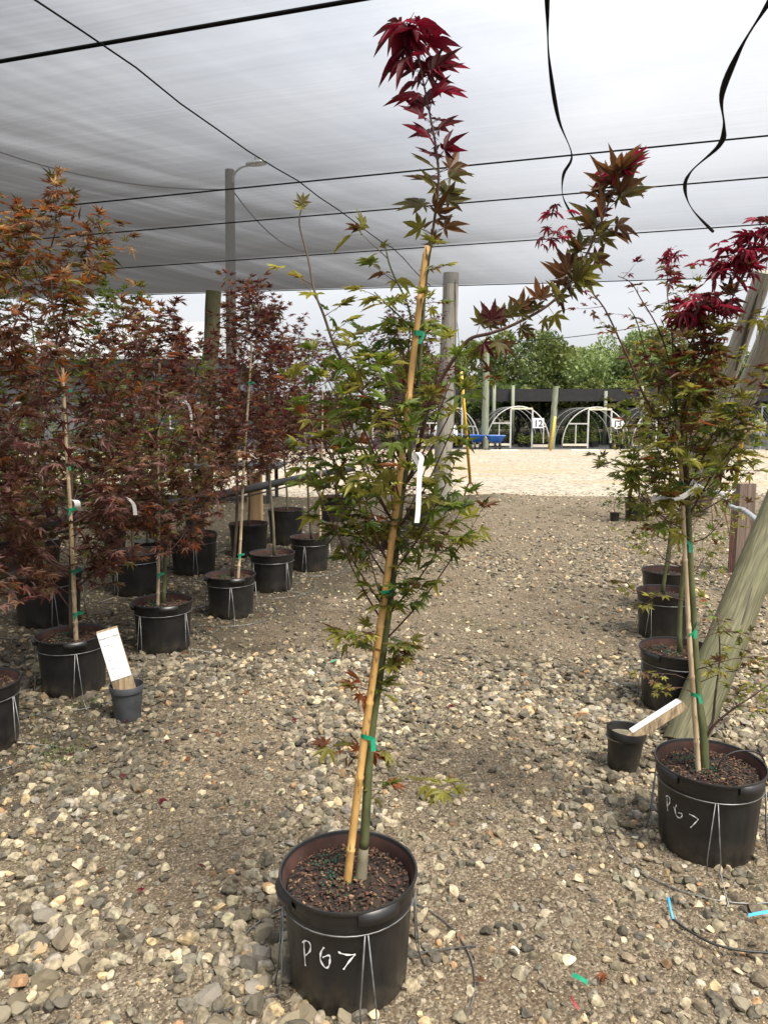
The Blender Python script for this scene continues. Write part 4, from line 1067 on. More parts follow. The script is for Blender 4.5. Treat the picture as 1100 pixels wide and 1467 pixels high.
# drip tube and blue tip
def drip(root, pts, r=.003): return MB().tube(smooth_path(pts, 5), r, 6).build('drip_tube', M_DRIP, root, True)
drip(rt, [PR(1100, 1120, .05), PR(1090, 1095, .0) + UP * .03, PR(1060, 1088, -.02) + UP * .03, PR(1035, 1095, -.03) + UP * .02, PR(1025, 1112, -.03)])
MB().box(PR(1017, 1116, -.05) + UP * .005, (.007, .005, .018), Matrix.Rotation(R(15), 3, 'Y')).build('blue_tip', M_BLUE, rt)

# ================================================================== other potted trees
def potted(cx, yb, dia, label, seed, top, bottom, radius, nb, colfn, size, style='fine', lo='finelo', nobj=0, stand=True, standlabel=None, stake_px=None, ties=(), near=False, hs=1.0, lean=(0, 0), trunk_dx=0, twigs=9, mat=M_BARKD, tr=.012, bare=0, base=None, **kw):
    s = dia / .36; b = base if base is not None else potbase(cx, yb, s)
    t = thing('potted_maple', label, 'potted tree', b, 'potted maples')
    make_pot(t, s, hs, near, seed)
    zs = .268 * s * hs
    ath, lv = crown_tree(t, b + Vector((trunk_dx, 0, 0)), seed, zs, top, bottom, radius, nb, colfn, size, style, lo, nobj, tr, lean, twigs, mat=mat, bare=bare, **kw)
    if stake_px:
        (x0, y0), (x1, y1), r = stake_px
        A, B = P(x0, y0, b.y - .03), P(x1, y1, b.y - .03); A.z = min(A.z, zs + .0) - .03
        stake(t, A, B, r, M_BAMBOOP, seed)
        for k, y in enumerate(ties):
            q = (y - y0) / (y1 - y0); c = A.lerp(B, q); tie(t, c, c + Vector((.022, .015, 0)), r + .003, seed * 7 + k)
    if stand: wire_stand(b, s, hs, standlabel, R(seed * 37 % 90))
    return t
def mixcol(*it): return lambda p, r: pick(r, it)
def c_L1(p, r):
    if p.z > 1.95: return pick(r, [('rust', 2), ('tan', 1.6), ('brown', 2), ('orange', .8), ('olive', 1), ('dolive', 1)])
    if p.z > 1.55: return pick(r, [('brown', 3), ('purple', 2.5), ('rust', 1.4), ('dolive', 1.3), ('mauve', 1), ('orange', .4)])
    return pick(r, [('purple', 3), ('brown', 3), ('mauve', 2), ('dred', .8), ('dolive', 1), ('rust', .35)])
def c_L2(p, r):
    if p.z > 1.6: return pick(r, [('brown', 2), ('dred', 2), ('rust', .8), ('purple', 2)])
    if p.z < 1.1: return pick(r, [('brown', 3), ('dolive', 1.6), ('mauve', 2), ('rust', .8), ('purple', 2)])
    return pick(r, [('purple', 2), ('mauve', 2), ('brown', 3), ('rust', 1), ('dolive', 1.3), ('olive', .4)])
def c_L3(p, r): return pick(r, [('dred', 2.2), ('purple', 3), ('brown', 3), ('crimson', .5), ('rust', 1), ('dolive', .5)])
c_B = mixcol(('green', 3), ('dgreen', 3), ('olive', 1.5), ('fgreen', 2), ('ygreen', .7))
c_Bm = mixcol(('dolive', 2), ('brown', 2), ('green', 2), ('purple', 1), ('dgreen', 2))
potted(-25, 1085, .36, 'maple at the left picture edge, only its pot side and boughs showing', 41, 2.3, .70, .42, 22, c_L1, .056, nobj=40, near=True, standlabel='wire stand around the pot cut off by the left picture edge', twigs=8)
potted(108, 1000, .372, 'orange-topped purple maple with bamboo stake behind the small grey sign pot', 42, 2.50, .62, .52, 40, c_L1, .058, nobj=200, near=True, standlabel='wire stand around the pot behind the small grey sign pot', stake_px=((110, 925), (89, 512), .0125), ties=(870, 808, 720, 658, 557), twigs=8, trunk_dx=.02, tw=(.10, .26))
potted(236, 938, .375, 'purple maple with twin stakes in pot right of the small grey sign pot', 43, 2.0, .72, .44, 32, c_L2, .055, nobj=160, near=True, standlabel='wire stand around the pot just right of the grey sign pot', stake_px=((226, 872), (228, 520), .0105), ties=(815, 720, 598, 540), twigs=8, bare=7, mat=M_BARKG, trunk_dx=.015)
potted(332, 888, .37, 'dark red maple with leaning bamboo stake and a white bent tag', 44, 2.34, 1.10, .36, 30, c_L3, .048, lean=(.16, 0), nobj=100, near=True, standlabel='wire stand around the third front pot of the left row', stake_px=((340, 835), (360, 490), .0115), ties=(788, 600, 545), twigs=8, bare=6)
potted(391, 850, .385, 'dark red maple with a bare pale trunk, fourth pot of left front row', 45, 2.35, 1.2, .38, 26, c_L3, .046, nobj=40, standlabel='wire stand around the fourth front pot of the left row', twigs=8, mat=M_BASE, ties=(), bare=4)
potted(445, 820, .385, 'thin dark red maple with short stake, fifth pot of left front row', 46, 2.15, 1.05, .36, 22, c_L3, .046, nobj=0, standlabel='wire stand around the fifth front pot of the left row', stake_px=((458, 778), (462, 560), .012), ties=(742, 690), twigs=6)
# back row
potted(72, 900, .48, 'green-leaved maple in large ribbed pot behind the left front row', 47, 2.5, .95, .55, 26, c_Bm, .05, nobj=0, standlabel='wire stand around the large pot behind the orange-topped maple', hs=.92, twigs=8, lo='broadlo', style='broad', mat=M_BARKG)
potted(197, 855, .44, 'dark green maple in pot standing behind the twin-stake purple maple', 48, 2.45, 1.0, .55, 26, c_B, .052, standlabel='wire stand around the pot behind the twin-stake purple maple', hs=.95, lo='broadlo', style='broad', twigs=8)
potted(279, 825, .45, 'brown-green maple in wide pot between the second and third front trees', 49, 2.0, .70, .50, 24, c_L2, .046, standlabel='wire stand around the wide pot behind the leaning-stake maple', hs=1.0, lo='broadlo', style='broad', twigs=6)
potted(357, 800, .42, 'purple maple in pot half hidden behind the wooden rail post', 50, 1.9, .9, .42, 20, c_L2, .046, stand=False, hs=1.0)
potted(410, 782, .42, 'maple in tall pot right of the wooden rail post', 51, 2.2, .95, .42, 22, c_L3, .044, stand=False, hs=1.15, mat=M_BASE)
potted(480, 748, .42, 'far red maple in pot at the end of the black rail', 52, 2.5, 1.05, .42, 16, c_L3, .042, stand=False)
potted(566, 790, .36, 'red maple in pot hidden directly behind the middle tree', 53, 2.5, .70, .45, 26, mixcol(('dred', 2), ('purple', 2), ('crimson', 1), ('brown', 1.5)), .042, standlabel='wire stand around the pot hidden behind the middle tree stem')
potted(600, 762, .36, 'crimson maple in pot near the middle roof pole', 54, 2.9, 1.5, .42, 16, mixcol(('dred', 2), ('crimson', 1.6), ('purple', 1.5)), .045, stand=False)
potted(-150, 930, .42, 'brownish maple mostly beyond the left picture edge in the back row', 55, 2.6, .9, .5, 16, c_L1, .044, stand=False)
potted(20, 830, .42, 'green maple far back at left seen through the purple boughs', 56, 2.3, .8, .5, 18, c_B, .045, stand=False, lo='broadlo', style='broad')
# right row
c_R = mixcol(('olive', 3), ('green', 2), ('dolive', 2), ('ygreen', 1), ('bronze', .6))
potted(965, 1027, .37, 'olive maple with green trunk in second pot of the right row', 61, 2.0, .72, .30, 14, c_R, .034, nobj=60, near=True, style='broad', lo='broadlo', standlabel='wire stand around the second pot of the right row', mat=M_BARKG, lean=(-.06, 0), trunk_dx=.03, twigs=5)
potted(949, 919, .37, 'olive maple with thin trunk in third pot of the right row', 62, 1.7, .62, .32, 14, c_R, .034, nobj=30, style='broad', lo='broadlo', standlabel='wire stand around the third pot of the right row', mat=M_BARKG, twigs=5)
potted(952, 880, .37, 'sparse maple in fourth pot of the right row, rim showing behind third', 63, 1.6, .75, .34, 12, c_R, .036, style='broad', lo='broadlo', stand=False, twigs=4)
potted(912, 747, .37, 'distant small maple in black pot at the sunlit end of the right row', 64, 1.75, .7, .34, 12, c_R, .042, style='broad', lo='broadlo', stand=False, twigs=4)
potted(880, 747, .14, 'tiny green seedling in a very small black pot at the far right', 65, .42, .18, .16, 7, mixcol(('green', 2), ('fgreen', 2)), .05, style='broad', lo='broadlo', stand=False, twigs=2, tr=.005, tw=(.04, .08))
for nm, pts, wd, lab in (('plant_tag', [P(265, 573, 4.4), P(270, 580, 4.38), P(273, 590, 4.38), P(275, 612, 4.38)], .014, 'narrow white plant tag hanging among the second left tree boughs'),
                         ('plant_tag', [P(325, 567, 5.1), P(318, 572, 5.1), P(313, 582, 5.1), P(311, 600, 5.1)], .026, 'curved white plant tag hanging on the leaning-stake maple'),
                         ('plant_tag', [P(178, 712, 3.85), P(186, 716, 3.84), P(192, 724, 3.84), P(194, 738, 3.84)], .02, 'bent white plant tag between the first and second left stakes'),
                         ('plant_tag', [P(440, 652, 7.0), P(433, 662, 6.95), P(424, 672, 6.9)], .03, 'white plant tag by the black rail near the fifth left tree'),
                         ('plant_tag', [P(104, 716, 3.7), P(110, 718, 3.68), P(112, 726, 3.68), P(116, 732, 3.7)], .03, 'crumpled white plant tag beside the first left bamboo stake'),
                         ('plant_tag', [P(537, 740, 9), P(541, 752, 8.98), P(546, 764, 8.98)], .035, 'slanted white plant tag in a far pot behind the middle stem')):
    o = ribbon(None, pts, wd, M_TAG, nm); tag(o, lab, 'plant tag', 'white plant tags')

# ------------------------------------------------------------------ small sign pots
def small_pot(root, s, mat, hs=1.0):
    pr = [(.001, .003), (.055, .003), (.06, 0), (.062, .006), (.074, .135), (.080, .137), (.082, .165), (.080, .168), (.077, .166), (.073, .12), (.001, .118)]
    g = MB(); g.lathe([(r * s, z * s * hs) for r, z in pr], 40, lambda r, z, a: r - (.0012 * max(0, math.cos(20 * a)) ** 4 if .01 < z < .13 * s else 0))
    return link('pot', g.mesh('pot', mat, 'auto'), root)
def sign_board(root, foot, axis, face, ln, wd, th, paper, seed, text=True):
    x, y, z = orth(axis, face)      # y along the board, z out of its face
    M3 = Matrix((x, y, z)).transposed(); off = root.location
    g = MB(); n = 12; rr = random.Random(seed)
    for i in range(1):
        pass
    vs_, fs = [], []
    for i in range(n + 1):
        q = i / n; ww = wd / 2 * (1 + rr.uniform(-.02, .02))
        for sx, sz in ((-1, -1), (1, -1), (1, 1), (-1, 1)): vs_.append(foot + M3 @ Vector((sx * ww, q * ln, sz * th / 2 * (1 if sz < 0 or q > .4 else 1 + rr.uniform(-.12, .05)))))
    for i in range(n):
        for k in range(4): fs.append((4 * i + k, 4 * i + (k + 1) % 4, 4 * i + 4 + (k + 1) % 4, 4 * i + 4 + k))
    fs += [(3, 2, 1, 0), tuple(4 * n + k for k in range(4))]
    bo = g.add(vs_, fs).build('board', M_BARKBOARD, root)
    h = th / 2
    def lp(u, v, d=.0015): return foot + M3 @ Vector((u * wd / 2, v * ln, h + d))
    g = MB(); u1, v0, v1 = paper
    g.box((lp(-u1, v0) + lp(u1, v1)) / 2, (u1 * wd, (v1 - v0) * ln, .0016), M3)
    pa = g.build('paper', M_PAPER, root)
    if text:
        def line(ua, ub, v, t, m_=None, nm='print_line'):
            MB().box((lp(ua, v, .0026) + lp(ub, v, .0026)) / 2, ((ub - ua) * wd / 2, t, .0004), M3).build(nm, m_ or M_INKL, pa)
        cu = bpy.data.curves.new('title', 'FONT'); cu.body = 'Emperor I Maple'; cu.size = wd * .135; cu.align_x = 'CENTER'; cu.extrude = .0002; cu.materials.append(M_INK)
        tt = bpy.data.objects.new('title', cu); COL.objects.link(tt)
        me = bpy.data.meshes.new_from_object(tt.evaluated_get(bpy.context.evaluated_depsgraph_get())); bpy.data.objects.remove(tt)
        me.materials.clear(); me.materials.append(M_INK); tt = link('title', me, pa)
        m4 = M3.to_4x4(); m4.translation = lp(0, v1 - .10, .0028) - off; tt.matrix_local = m4
        vv = v1 - .145; line(-.18, .2, vv, .002)
        vv -= .045; line(-.72, -.1, vv, .002, M_INK)
        for k in range(7): vv -= .021; line(-.7, .74 - .5 * (k == 6), vv, .0018)
        vv -= .05; line(-.7, -.25, vv, .002, M_INK); vv -= .024; line(-.7, .65, vv, .0018); vv -= .022; line(-.7, -.35, vv, .0018)
        vv -= .07; line(-.7, -.2, vv, .002, M_INK); vv -= .022; line(-.7, .0, vv, .0018)
        vv -= .09; line(-.62, .1, vv, .003); vv -= .03; line(-.62, .1, vv, .003)
M_BARKBOARD = timber('split_board', (.12, .085, .05), (.40, .30, .18), st=(14, 14, .8), sc_=5)
sp_ = potbase(183, 1037, .42); sp_.y = G(183, 1037).y + .065
s1 = thing('sign_pot', 'small grey pot holding a wooden board with printed white sheet', 'sign', sp_)
small_pot(s1, 1.0, M_POTGREY, 1.05)
ft = P(184, 1003, sp_.y + .0); tp_ = P(153, 902, sp_.y - .03)
MB().lathe([(.001, .142), (.05, .14), (.073, .136)], 20, c=sp_).build('gravel_fill', M_SOIL, s1)
ax = (tp_ - ft)
sign_board(s1, ft, ax, Vector((.30, -1, .28)), ax.length, .098, .03, (.97, .33, .995), 2)
sp2 = potbase(891, 1110, .42); sp2.y = G(891, 1110).y + .06
s2 = thing('sign_pot', 'small black pot holding a leaning board seen edge-on beside right front pot', 'sign', sp2)
o = small_pot(s2, 1.0, M_POT, 1.05); o.rotation_euler = (0, R(4), 0)
MB().lathe([(.001, .150), (.04, .147), (.074, .14)], 20, c=sp2).build('gravel_fill', M_CONC if 'M_CONC' in globals() else M_BASE, s2)
ft = P(884, 1068, sp2.y); tp2 = P(978, 1008, sp2.y + .0); ax = tp2 - ft
sign_board(s2, ft, ax, Vector((-.5, .30, .8)), ax.length, .10, .035, (.97, .25, .98), 3, False)
sp3 = G(613, 756)
s3 = thing('sign_pot', 'distant little black pot with tagged stick at the middle pole foot', 'sign', sp3)
small_pot(s3, .95, M_POT); MB().box(sp3 + Vector((-.02, 0, .26)), (.07, .02, .30), Matrix.Rotation(R(-6), 3, 'Y')).build('stick', M_LUMBER, s3); MB().box(sp3 + Vector((-.03, -.013, .32)), (.068, .003, .16), Matrix.Rotation(R(-6), 3, 'Y')).build('paper', M_PAPER, s3)

# ------------------------------------------------------------------ rails and posts
pA, pB = Vector((-2.75, 2.6, .80)), G(505, 672, .83)
d_ = (pB - pA)
pts = [pA.lerp(pB, q) + Vector((0, 0, .012 * math.sin(q * 9))) for q in np.linspace(0, 1, 20)]
rl = thing('rail', 'black plastic pipe rail running behind the left row of trees', 'rail', (pB.x, pB.y, 0))
MB().tube(pts, .036, 10).build('pipe', M_BLACKPIPE, rl, True)
pts2 = [p - UP * .055 + Vector((.03, 0, 0)) for p in pts]
MB().tube(pts2, .008, 6).build('thin_hose', M_DRIP, rl, True)
pb_ = G(367, 787)
t = thing('rail_post', 'square new lumber post carrying the black rail behind the left trees', 'post', pb_)
MB().beam(pb_ - UP * .03, pb_ + UP * .86, .15, .15).build('post', M_LUMBER, t)
# right: brown square post with bent galvanised pipe
fp = P(1066, 700, 6.9); fp.z = 0
t = thing('fence_post', 'square brown wooden post holding a bent grey pipe at the right', 'post', fp)
topz = P(1066, 692, 6.9).z
MB().beam(fp - UP * .03, fp + UP * topz, .15, .15).build('post', M_POST, t)
MB().tube(circle((0, 0), .03, 0, 14), .005, 5, closed=True)
ep = P(1049, 700, 6.8)
MB().tube([ep + Vector((.03 * math.cos(a), 0, .03 * math.sin(a))) for a in np.linspace(0, 2 * math.pi, 14)[:-1]], .005, 5, closed=True).build('eye_bolt', M_GALV, t)
gp = smooth_path([P(996, 694, 7.6), P(1006, 700, 7.4), P(1022, 705, 7.1), P(1033, 707, 6.9), P(1042, 722, 6.75), P(1052, 728, 6.65), P(1065, 731, 6.55), P(1080, 742, 6.3), P(1100, 762, 6.0), P(1130, 790, 5.6)], 4)
t2 = thing('bent_pipe', 'kinked galvanised pipe fixed to the brown square post', 'pipe', (gp[0].x, gp[0].y, 0))
MB().tube(gp, .024, 10).build('pipe', M_GALV, t2, True)
rr = random.Random(71)
for x0, y0, x1, y1, Y in ((1018, 708, 1010, 730, 7.1), (1018, 708, 1021, 760, 7.1), (1033, 712, 1048, 775, 6.85), (1044, 728, 1052, 770, 6.7), (1074, 745, 1083, 768, 6.4), (1033, 712, 1045, 770, 6.85), (1005, 705, 996, 735, 7.4), (1047, 775, 1044, 830, 6.6), (1050, 770, 1046, 840, 6.6)):
    MB().tube([P(x0, y0, Y), P((x0 + x1) / 2 + rr.uniform(-1, 1), (y0 + y1) / 2, Y), P(x1, y1, Y)], .004, 4).build('hanging_cord', M_REDSTEEL, t2)

# ------------------------------------------------------------------ far yard: hoop houses
def net_material():
    m = bpy.data.materials.new('black_netting'); m.use_nodes = True; n = m.node_tree.nodes; l = m.node_tree.links
    b = n['Principled BSDF']; b.inputs['Base Color'].default_value = (.03, .033, .03, 1); b.inputs['Roughness'].default_value = .8
    tp = n.new('ShaderNodeBsdfTransparent'); ms = n.new('ShaderNodeMixShader'); ms.inputs[0].default_value = .40
    l.new(tp.outputs[0], ms.inputs[1]); l.new(b.outputs[0], ms.inputs[2]); l.new(ms.outputs[0], n['Material Output'].inputs[0]); return m
M_NET = net_material()
M_DARKCLOTH = simple('black_shade_cloth', (.012, .012, .013), (.02, .02, .022), .9, 4)
def hoop_house(cx, Y, wd, ht, dep, label, number, seed):
    t = thing('hoop_house', label, 'hoop house', (cx, Y, 0), 'hoop houses across the lot')
    def arc(y, n=22): return [Vector((cx + wd / 2 * math.cos(math.pi * i / n), y, ht * math.sin(math.pi * i / n) ** .9)) for i in range(n + 1)]
    for k in range(7):
        MB().tube(arc(Y + dep * k / 6), .028 if k == 0 else .016, 7).build('hoop', M_WHITEPIPE, t, True)
    g = MB(); n = 22; A = [arc(Y + .6 + (dep - .6) * k / 6) for k in range(7)]
    g.add([p + UP * .02 for a in A for p in a], [(k * (n + 1) + i, k * (n + 1) + i + 1, (k + 1) * (n + 1) + i + 1, (k + 1) * (n + 1) + i) for k in range(6) for i in range(n) if True])
    g.build('net_cover', M_NET, t)
    x1, x2 = cx - .12 * wd, cx + .22 * wd; dh = ht * .93
    for x in (x1, x2): MB().beam((x, Y, 0), (x, Y, dh), .07, .07).build('door_post', M_WHITEPIPE, t)
    MB().beam((x1, Y, dh + .035), (x2, Y, dh + .035), .08, .08).build('lintel', M_BOARD, t)
    MB().beam((cx - wd * .41, Y, ht * .60), (x1 - .04, Y, ht * .60), .06, .06).build('rail', M_WHITEPIPE, t)
    MB().beam((x2 + .04, Y, ht * .52), (cx + wd * .44, Y, ht * .52), .06, .06).build('rail', M_WHITEPIPE, t)
    for x in (cx - wd * .30, cx + wd * .40): MB().beam((x, Y, .22), (x, Y, ht * .58 if x < cx else ht * .5), .045, .045).build('stud', M_WHITEPIPE, t)
    MB().beam((cx - wd * .49, Y - .02, .16), (x1 - .04, Y - .02, .16), .06, .10).build('base_board', M_BOARD, t)
    MB().beam((x2 + .04, Y - .02, .10), (cx + wd * .49, Y - .02, .10), .06, .12).build('base_board', M_BOARD, t)
    if number:
        sx, sz = x2 + .26, ht * .60
        g = MB(); g.box((sx, Y - .09, sz), (.52, .02, .46)); sg = g.build('number_sign', M_PAPER, t)
        cu = bpy.data.curves.new('number', 'FONT'); cu.body = number; cu.size = .42; cu.align_x = 'CENTER'; cu.extrude = .002; cu.offset = .012
        to = bpy.data.objects.new('number', cu); COL.objects.link(to)
        dg = bpy.context.evaluated_depsgraph_get(); me = bpy.data.meshes.new_from_object(to.evaluated_get(dg)); bpy.data.objects.remove(to)
        me.materials.clear(); me.materials.append(M_INK)
        no_ = link('number', me, sg); no_.location = (sx - cx, -.104, sz - .15); no_.rotation_euler = (R(90), 0, 0)
        no_['label'] = 'black number ' + number
    return t
YH = 34.6
def XH(px, Y=YH): return P(px, 620, Y).x
hoop_house(XH(742), YH, 2.95, 1.92, 9, 'hoop house whose white sign reads twelve, right of the wheelbarrows', '12', 1)
hoop_house(XH(850), YH - .4, 3.1, 1.88, 9, 'hoop house whose white sign reads thirteen, with an aisle of evergreens', '13', 2)
hoop_house(XH(642), YH, 2.9, 1.92, 9, 'hoop house behind the middle pole, no number showing', None, 3)
hoop_house(XH(948), YH - .2, 2.9, 1.9, 9, 'hoop house hidden behind the right red-topped tree', None, 4)
hoop_house(XH(545), YH, 2.9, 1.92, 9, 'hoop house hidden behind the middle maple crown', None, 5)
# shrubs inside: leaf clumps in pots
def shrub(base, h, r, cols, label, group, seed, n=160, conic=False, leafs=.07, name='nursery_shrub', pot=True):
    rr = random.Random(seed); base = Vector(base); t = thing(name, label, 'shrub', base, group)
    ph = min(.28, h * .35)
    if pot:
        g = MB(); g.lathe([(.001, 0), (.10, 0), (.13, ph), (.12, ph), (.001, ph * .9)], 14, c=base); g.build('pot', M_POT, t, 'auto')
    MB().tube([base + UP * (ph * .8 if pot else 0), base + UP * h * .8], [.012, .004], 5).build('stem', M_BARKD, t)
    lv = []
    for i in range(n):
        q = rr.random(); a = rr.uniform(0, 6.283)
        rad = r * ((1 - q) ** .8 if conic else math.sin(math.pi * min(.97, q * .85 + .12)) ** .6) * math.sqrt(rr.uniform(.15, 1)) * rr.uniform(.8, 1.15)
        p = base + Vector((math.cos(a) * rad, math.sin(a) * rad, ph + (h - ph) * q)); ax = Vector((math.cos(a), math.sin(a), rr.uniform(.0, 1.2))) + rvec(rr) * .4
        lv.append((p, ax, UP + rvec(rr) * .7, leafs * rr.uniform(.7, 1.3), pick(rr, cols)))
    leaves_out(t, lv, 'broadlo', 'broadlo', 0, rr); return t
LG = [('fgreen', 3), ('ygreen', 2), ('green', 1)]; DG = [('dgreen', 3), ('fdark', 3), ('green', 1)]
rr = random.Random(91); k = 0
for row in range(2):
    for i in range(7):
        shrub((XH(755) + i * .22 + rr.uniform(-.05, .05), YH + .9 + row * .7, .005), rr.uniform(.45, .7), .2, LG if i < 5 else [('olive', 2), ('gold', 1), ('fgreen', 1)], 'low bright green potted shrub inside the number 12 hoop house', 'low shrubs in the number 12 hoop house', 300 + k, 70); k += 1
for i in range(9):
    shrub((XH(698) + i * .16, YH + 1.2 + .5 * (i % 3), .005), rr.uniform(.9, 1.3), .14, DG, 'slim dark potted evergreen inside the left half of number 12 hoop house', 'slim evergreens in the number 12 hoop house', 330 + k, 80, True); k += 1
for i in range(8):
    shrub((XH(812) + i * .22, YH + .4 + .35 * (i % 2), .005), rr.uniform(.65, .95), .17, [('green', 2), ('fgreen', 2), ('olive', 1)], 'upright green potted shrub behind the number 13 hoop house rail', 'upright shrubs in the number 13 hoop house', 350 + k, 80, True); k += 1
for i in range(10):
    shrub((XH(836) + .9 * (i % 2) + .1 * rr.random(), YH + 1.2 + .75 * (i // 2), .005), rr.uniform(1.2, 1.65), .3, DG, 'tall dark evergreen lining the aisle of number 13 hoop house', 'dark evergreens in the number 13 hoop house', 370 + k, 130, True); k += 1
for i, px in enumerate((877, 886, 893, 901)):
    shrub((XH(px, 33.6), 33.6, .005), (.75, .55, .6, .7)[i], .17, LG, 'yellow-green potted conifer standing in front of the number 13 sign', 'conifers by the number 13 sign', 400 + i, 80, True)
for i in range(8):
    shrub((XH(640) + i * .25, YH + 1.0 + .6 * (i % 2), .005), rr.uniform(.8, 1.2), .2, DG, 'dark potted evergreen in the hoop house behind the middle pole', 'evergreens behind the middle pole', 420 + i, 80, True)
# shade structure behind
t = thing('shade_structure', 'long flat black shade cloth structure behind the hoop houses', 'shade structure', (XH(760), 38, 0))
x0, x1 = XH(560, 38), XH(1150, 38)
g = MB(); NX = 30
def shz(q, y): return 2.84 + .05 * math.sin(q * 37) - .10 * math.sin(math.pi * ((q * 7) % 1)) * (y > 38.5)
g.add([(x0 + (x1 - x0) * i / NX, y, shz(i / NX, y)) for y in (38, 44, 52, 60) for i in range(NX + 1)], [(j * (NX + 1) + i, j * (NX + 1) + i + 1, (j + 1) * (NX + 1) + i + 1, (j + 1) * (NX + 1) + i) for j in range(3) for i in range(NX)])
g.build('roof_cloth', M_DARKCLOTH, t)
g = MB(); g.add([(x0 + (x1 - x0) * i / NX, 37.98, z) for z in (2.22, 2.845) for i in range(NX + 1)], [(i, i + 1, NX + 2 + i, NX + 1 + i) for i in range(NX)]); g.build('hanging_valance', M_DARKCLOTH, t)
for px, py, Y in ((663, 553, 37.8), (708, 552, 37.7), (735, 552, 37.8), (772, 570, 46), (838, 572, 42), (868, 560, 37.8), (920, 553, 37.8)):
    a = P(px, py, Y); MB().tube([(a.x, Y, 0), a], [.10, .08], 9).build('post', M_POLEFAR, t, True)
a = P(697, 487, 33.9); pole('utility_pole', 'tall pale green wooden pole by the blue wheelbarrows', (a.x, 33.9, 0), a, .17, .13, M_POLEFAR, seed=9)
a = P(796, 553, 33.6); pole('utility_pole', 'shorter green wooden pole between hoop houses 12 and 13', (a.x - .12, 33.6, 0), a, .15, .12, M_POLEFAR, seed=10)
# wheelbarrows
def wheelbarrow(px, py, label, rz):
    b = G(px, py); t = thing('wheelbarrow', label, 'wheelbarrow', b, 'blue wheelbarrows')
    g = MB(); lo_ = [(-.26, -.20, .32), (.26, -.20, .32), (.26, .20, .32), (-.26, .20, .32)]; hi_ = [(-.48, -.33, .62), (.40, -.33, .62), (.40, .33, .62), (-.48, .33, .62)]
    g.add(lo_ + hi_, [(3, 2, 1, 0), (0, 1, 5, 4), (1, 2, 6, 5), (2, 3, 7, 6), (3, 0, 4, 7)]); link('tray', g.mesh('tray', M_BLUEPLAST), t)
    g = MB().tube([(-.48, -.33, .62), (.40, -.33, .62), (.40, .33, .62), (-.48, .33, .62)], .02, 6, closed=True); link('tray_rim', g.mesh('tray_rim', M_BLUEPLAST), t)
    for s_ in (-1, 1):
        link('leg', MB().tube([(.2, s_ * .22, .34), (.24, s_ * .24, 0)], .018, 6).mesh('leg', M_DRIP), t); link('handle', MB().tube([(-.4, s_ * .14, .25), (.2, s_ * .22, .36), (.75, s_ * .28, .55)], .02, 6).mesh('handle', M_LUMBER), t)
        wh = MB().tube([Vector((-.45 + .14 * math.cos(q), s_ * .1, .17 + .14 * math.sin(q))) for q in np.linspace(0, 6.283, 18)[:-1]], .035, 7, closed=True); link('wheel', wh.mesh('wheel', M_DRIP, True), t)
    t.rotation_euler = (0, 0, rz); return t
wheelbarrow(654, 641, 'blue wheelbarrow right beside the white round tank', R(100))
wheelbarrow(683, 643, 'blue wheelbarrow just left of the tall green pole', R(85))
wheelbarrow(709, 644, 'blue wheelbarrow just right of the tall green pole', R(95))
tb = G(638, 642); t = thing('water_tank', 'round white plastic tank half hidden behind the middle pole', 'tank', tb)
g = MB(); g.lathe([(.001, .10), (.22, .12), (.42, .28), (.54, .55), (.56, .72), (.50, .98), (.34, 1.16), (.14, 1.22), (.001, 1.23)], 28, c=tb); g.build('body', M_FARWHITE, t, True)
g = MB(); g.lathe([(.30, 0), (.30, .16), (.25, .16)], 20, c=tb); g.build('stand', M_BLACKFAB, t)
# pale stepping boards at the hoop house doors
for i in range(3):
    for px, la in ((722, 'number 12'), (838, 'number 13')):
        b = G(px + (i - 1) * 13, 646); o = MB().box(b + UP * .02, (.40, .9, .035), Matrix.Rotation(R(-12), 3, 'Z')).build('board', M_BOARD, None)
        tag(o, f'{("leftmost", "middle", "rightmost")[i]} pale board on the ground before the {la} hoop house', 'board', 'pale boards at the hoop house doors')

# ------------------------------------------------------------------ background trees
def leaf_quad_cloud(rr, centers, n, s, cols, ph):
    Pn = []; Cn = []
    for (c, r) in centers:
        m = int(n * r ** 2); d = rr.normal(size=(m, 3)); d /= np.linalg.norm(d, axis=1)[:, None]
        Pn.append(np.array(c) + d * (r * rr.uniform(.45, 1.08, m) ** .6)[:, None] * np.array([1, 1, .8])); k = rr.integers(0, len(cols)); Cn.append(np.array(cols)[rr.choice([k, rr.integers(0, len(cols))], m)] * rr.uniform(.65, 1.3, (m, 1)))
    Pn = np.concatenate(Pn); Cn = np.concatenate(Cn); m = len(Pn)
    e1 = rr.normal(size=(m, 3)); e1 /= np.linalg.norm(e1, axis=1)[:, None]; e2 = np.cross(e1, rr.normal(size=(m, 3))); e2 /= np.linalg.norm(e2, axis=1)[:, None]
    sz = (s * rr.uniform(.6, 1.4, m))[:, None]
    V = np.stack([Pn - e1 * sz, Pn + e2 * sz * .5, Pn + e1 * sz, Pn - e2 * sz * .5], 1).reshape(-1, 3); b = np.arange(m)[:, None] * 4
    T = np.concatenate([b + [0, 1, 2], b + [0, 2, 3]], 1).reshape(-1, 3)
    return V, T, np.repeat(Cn, 4, 0)
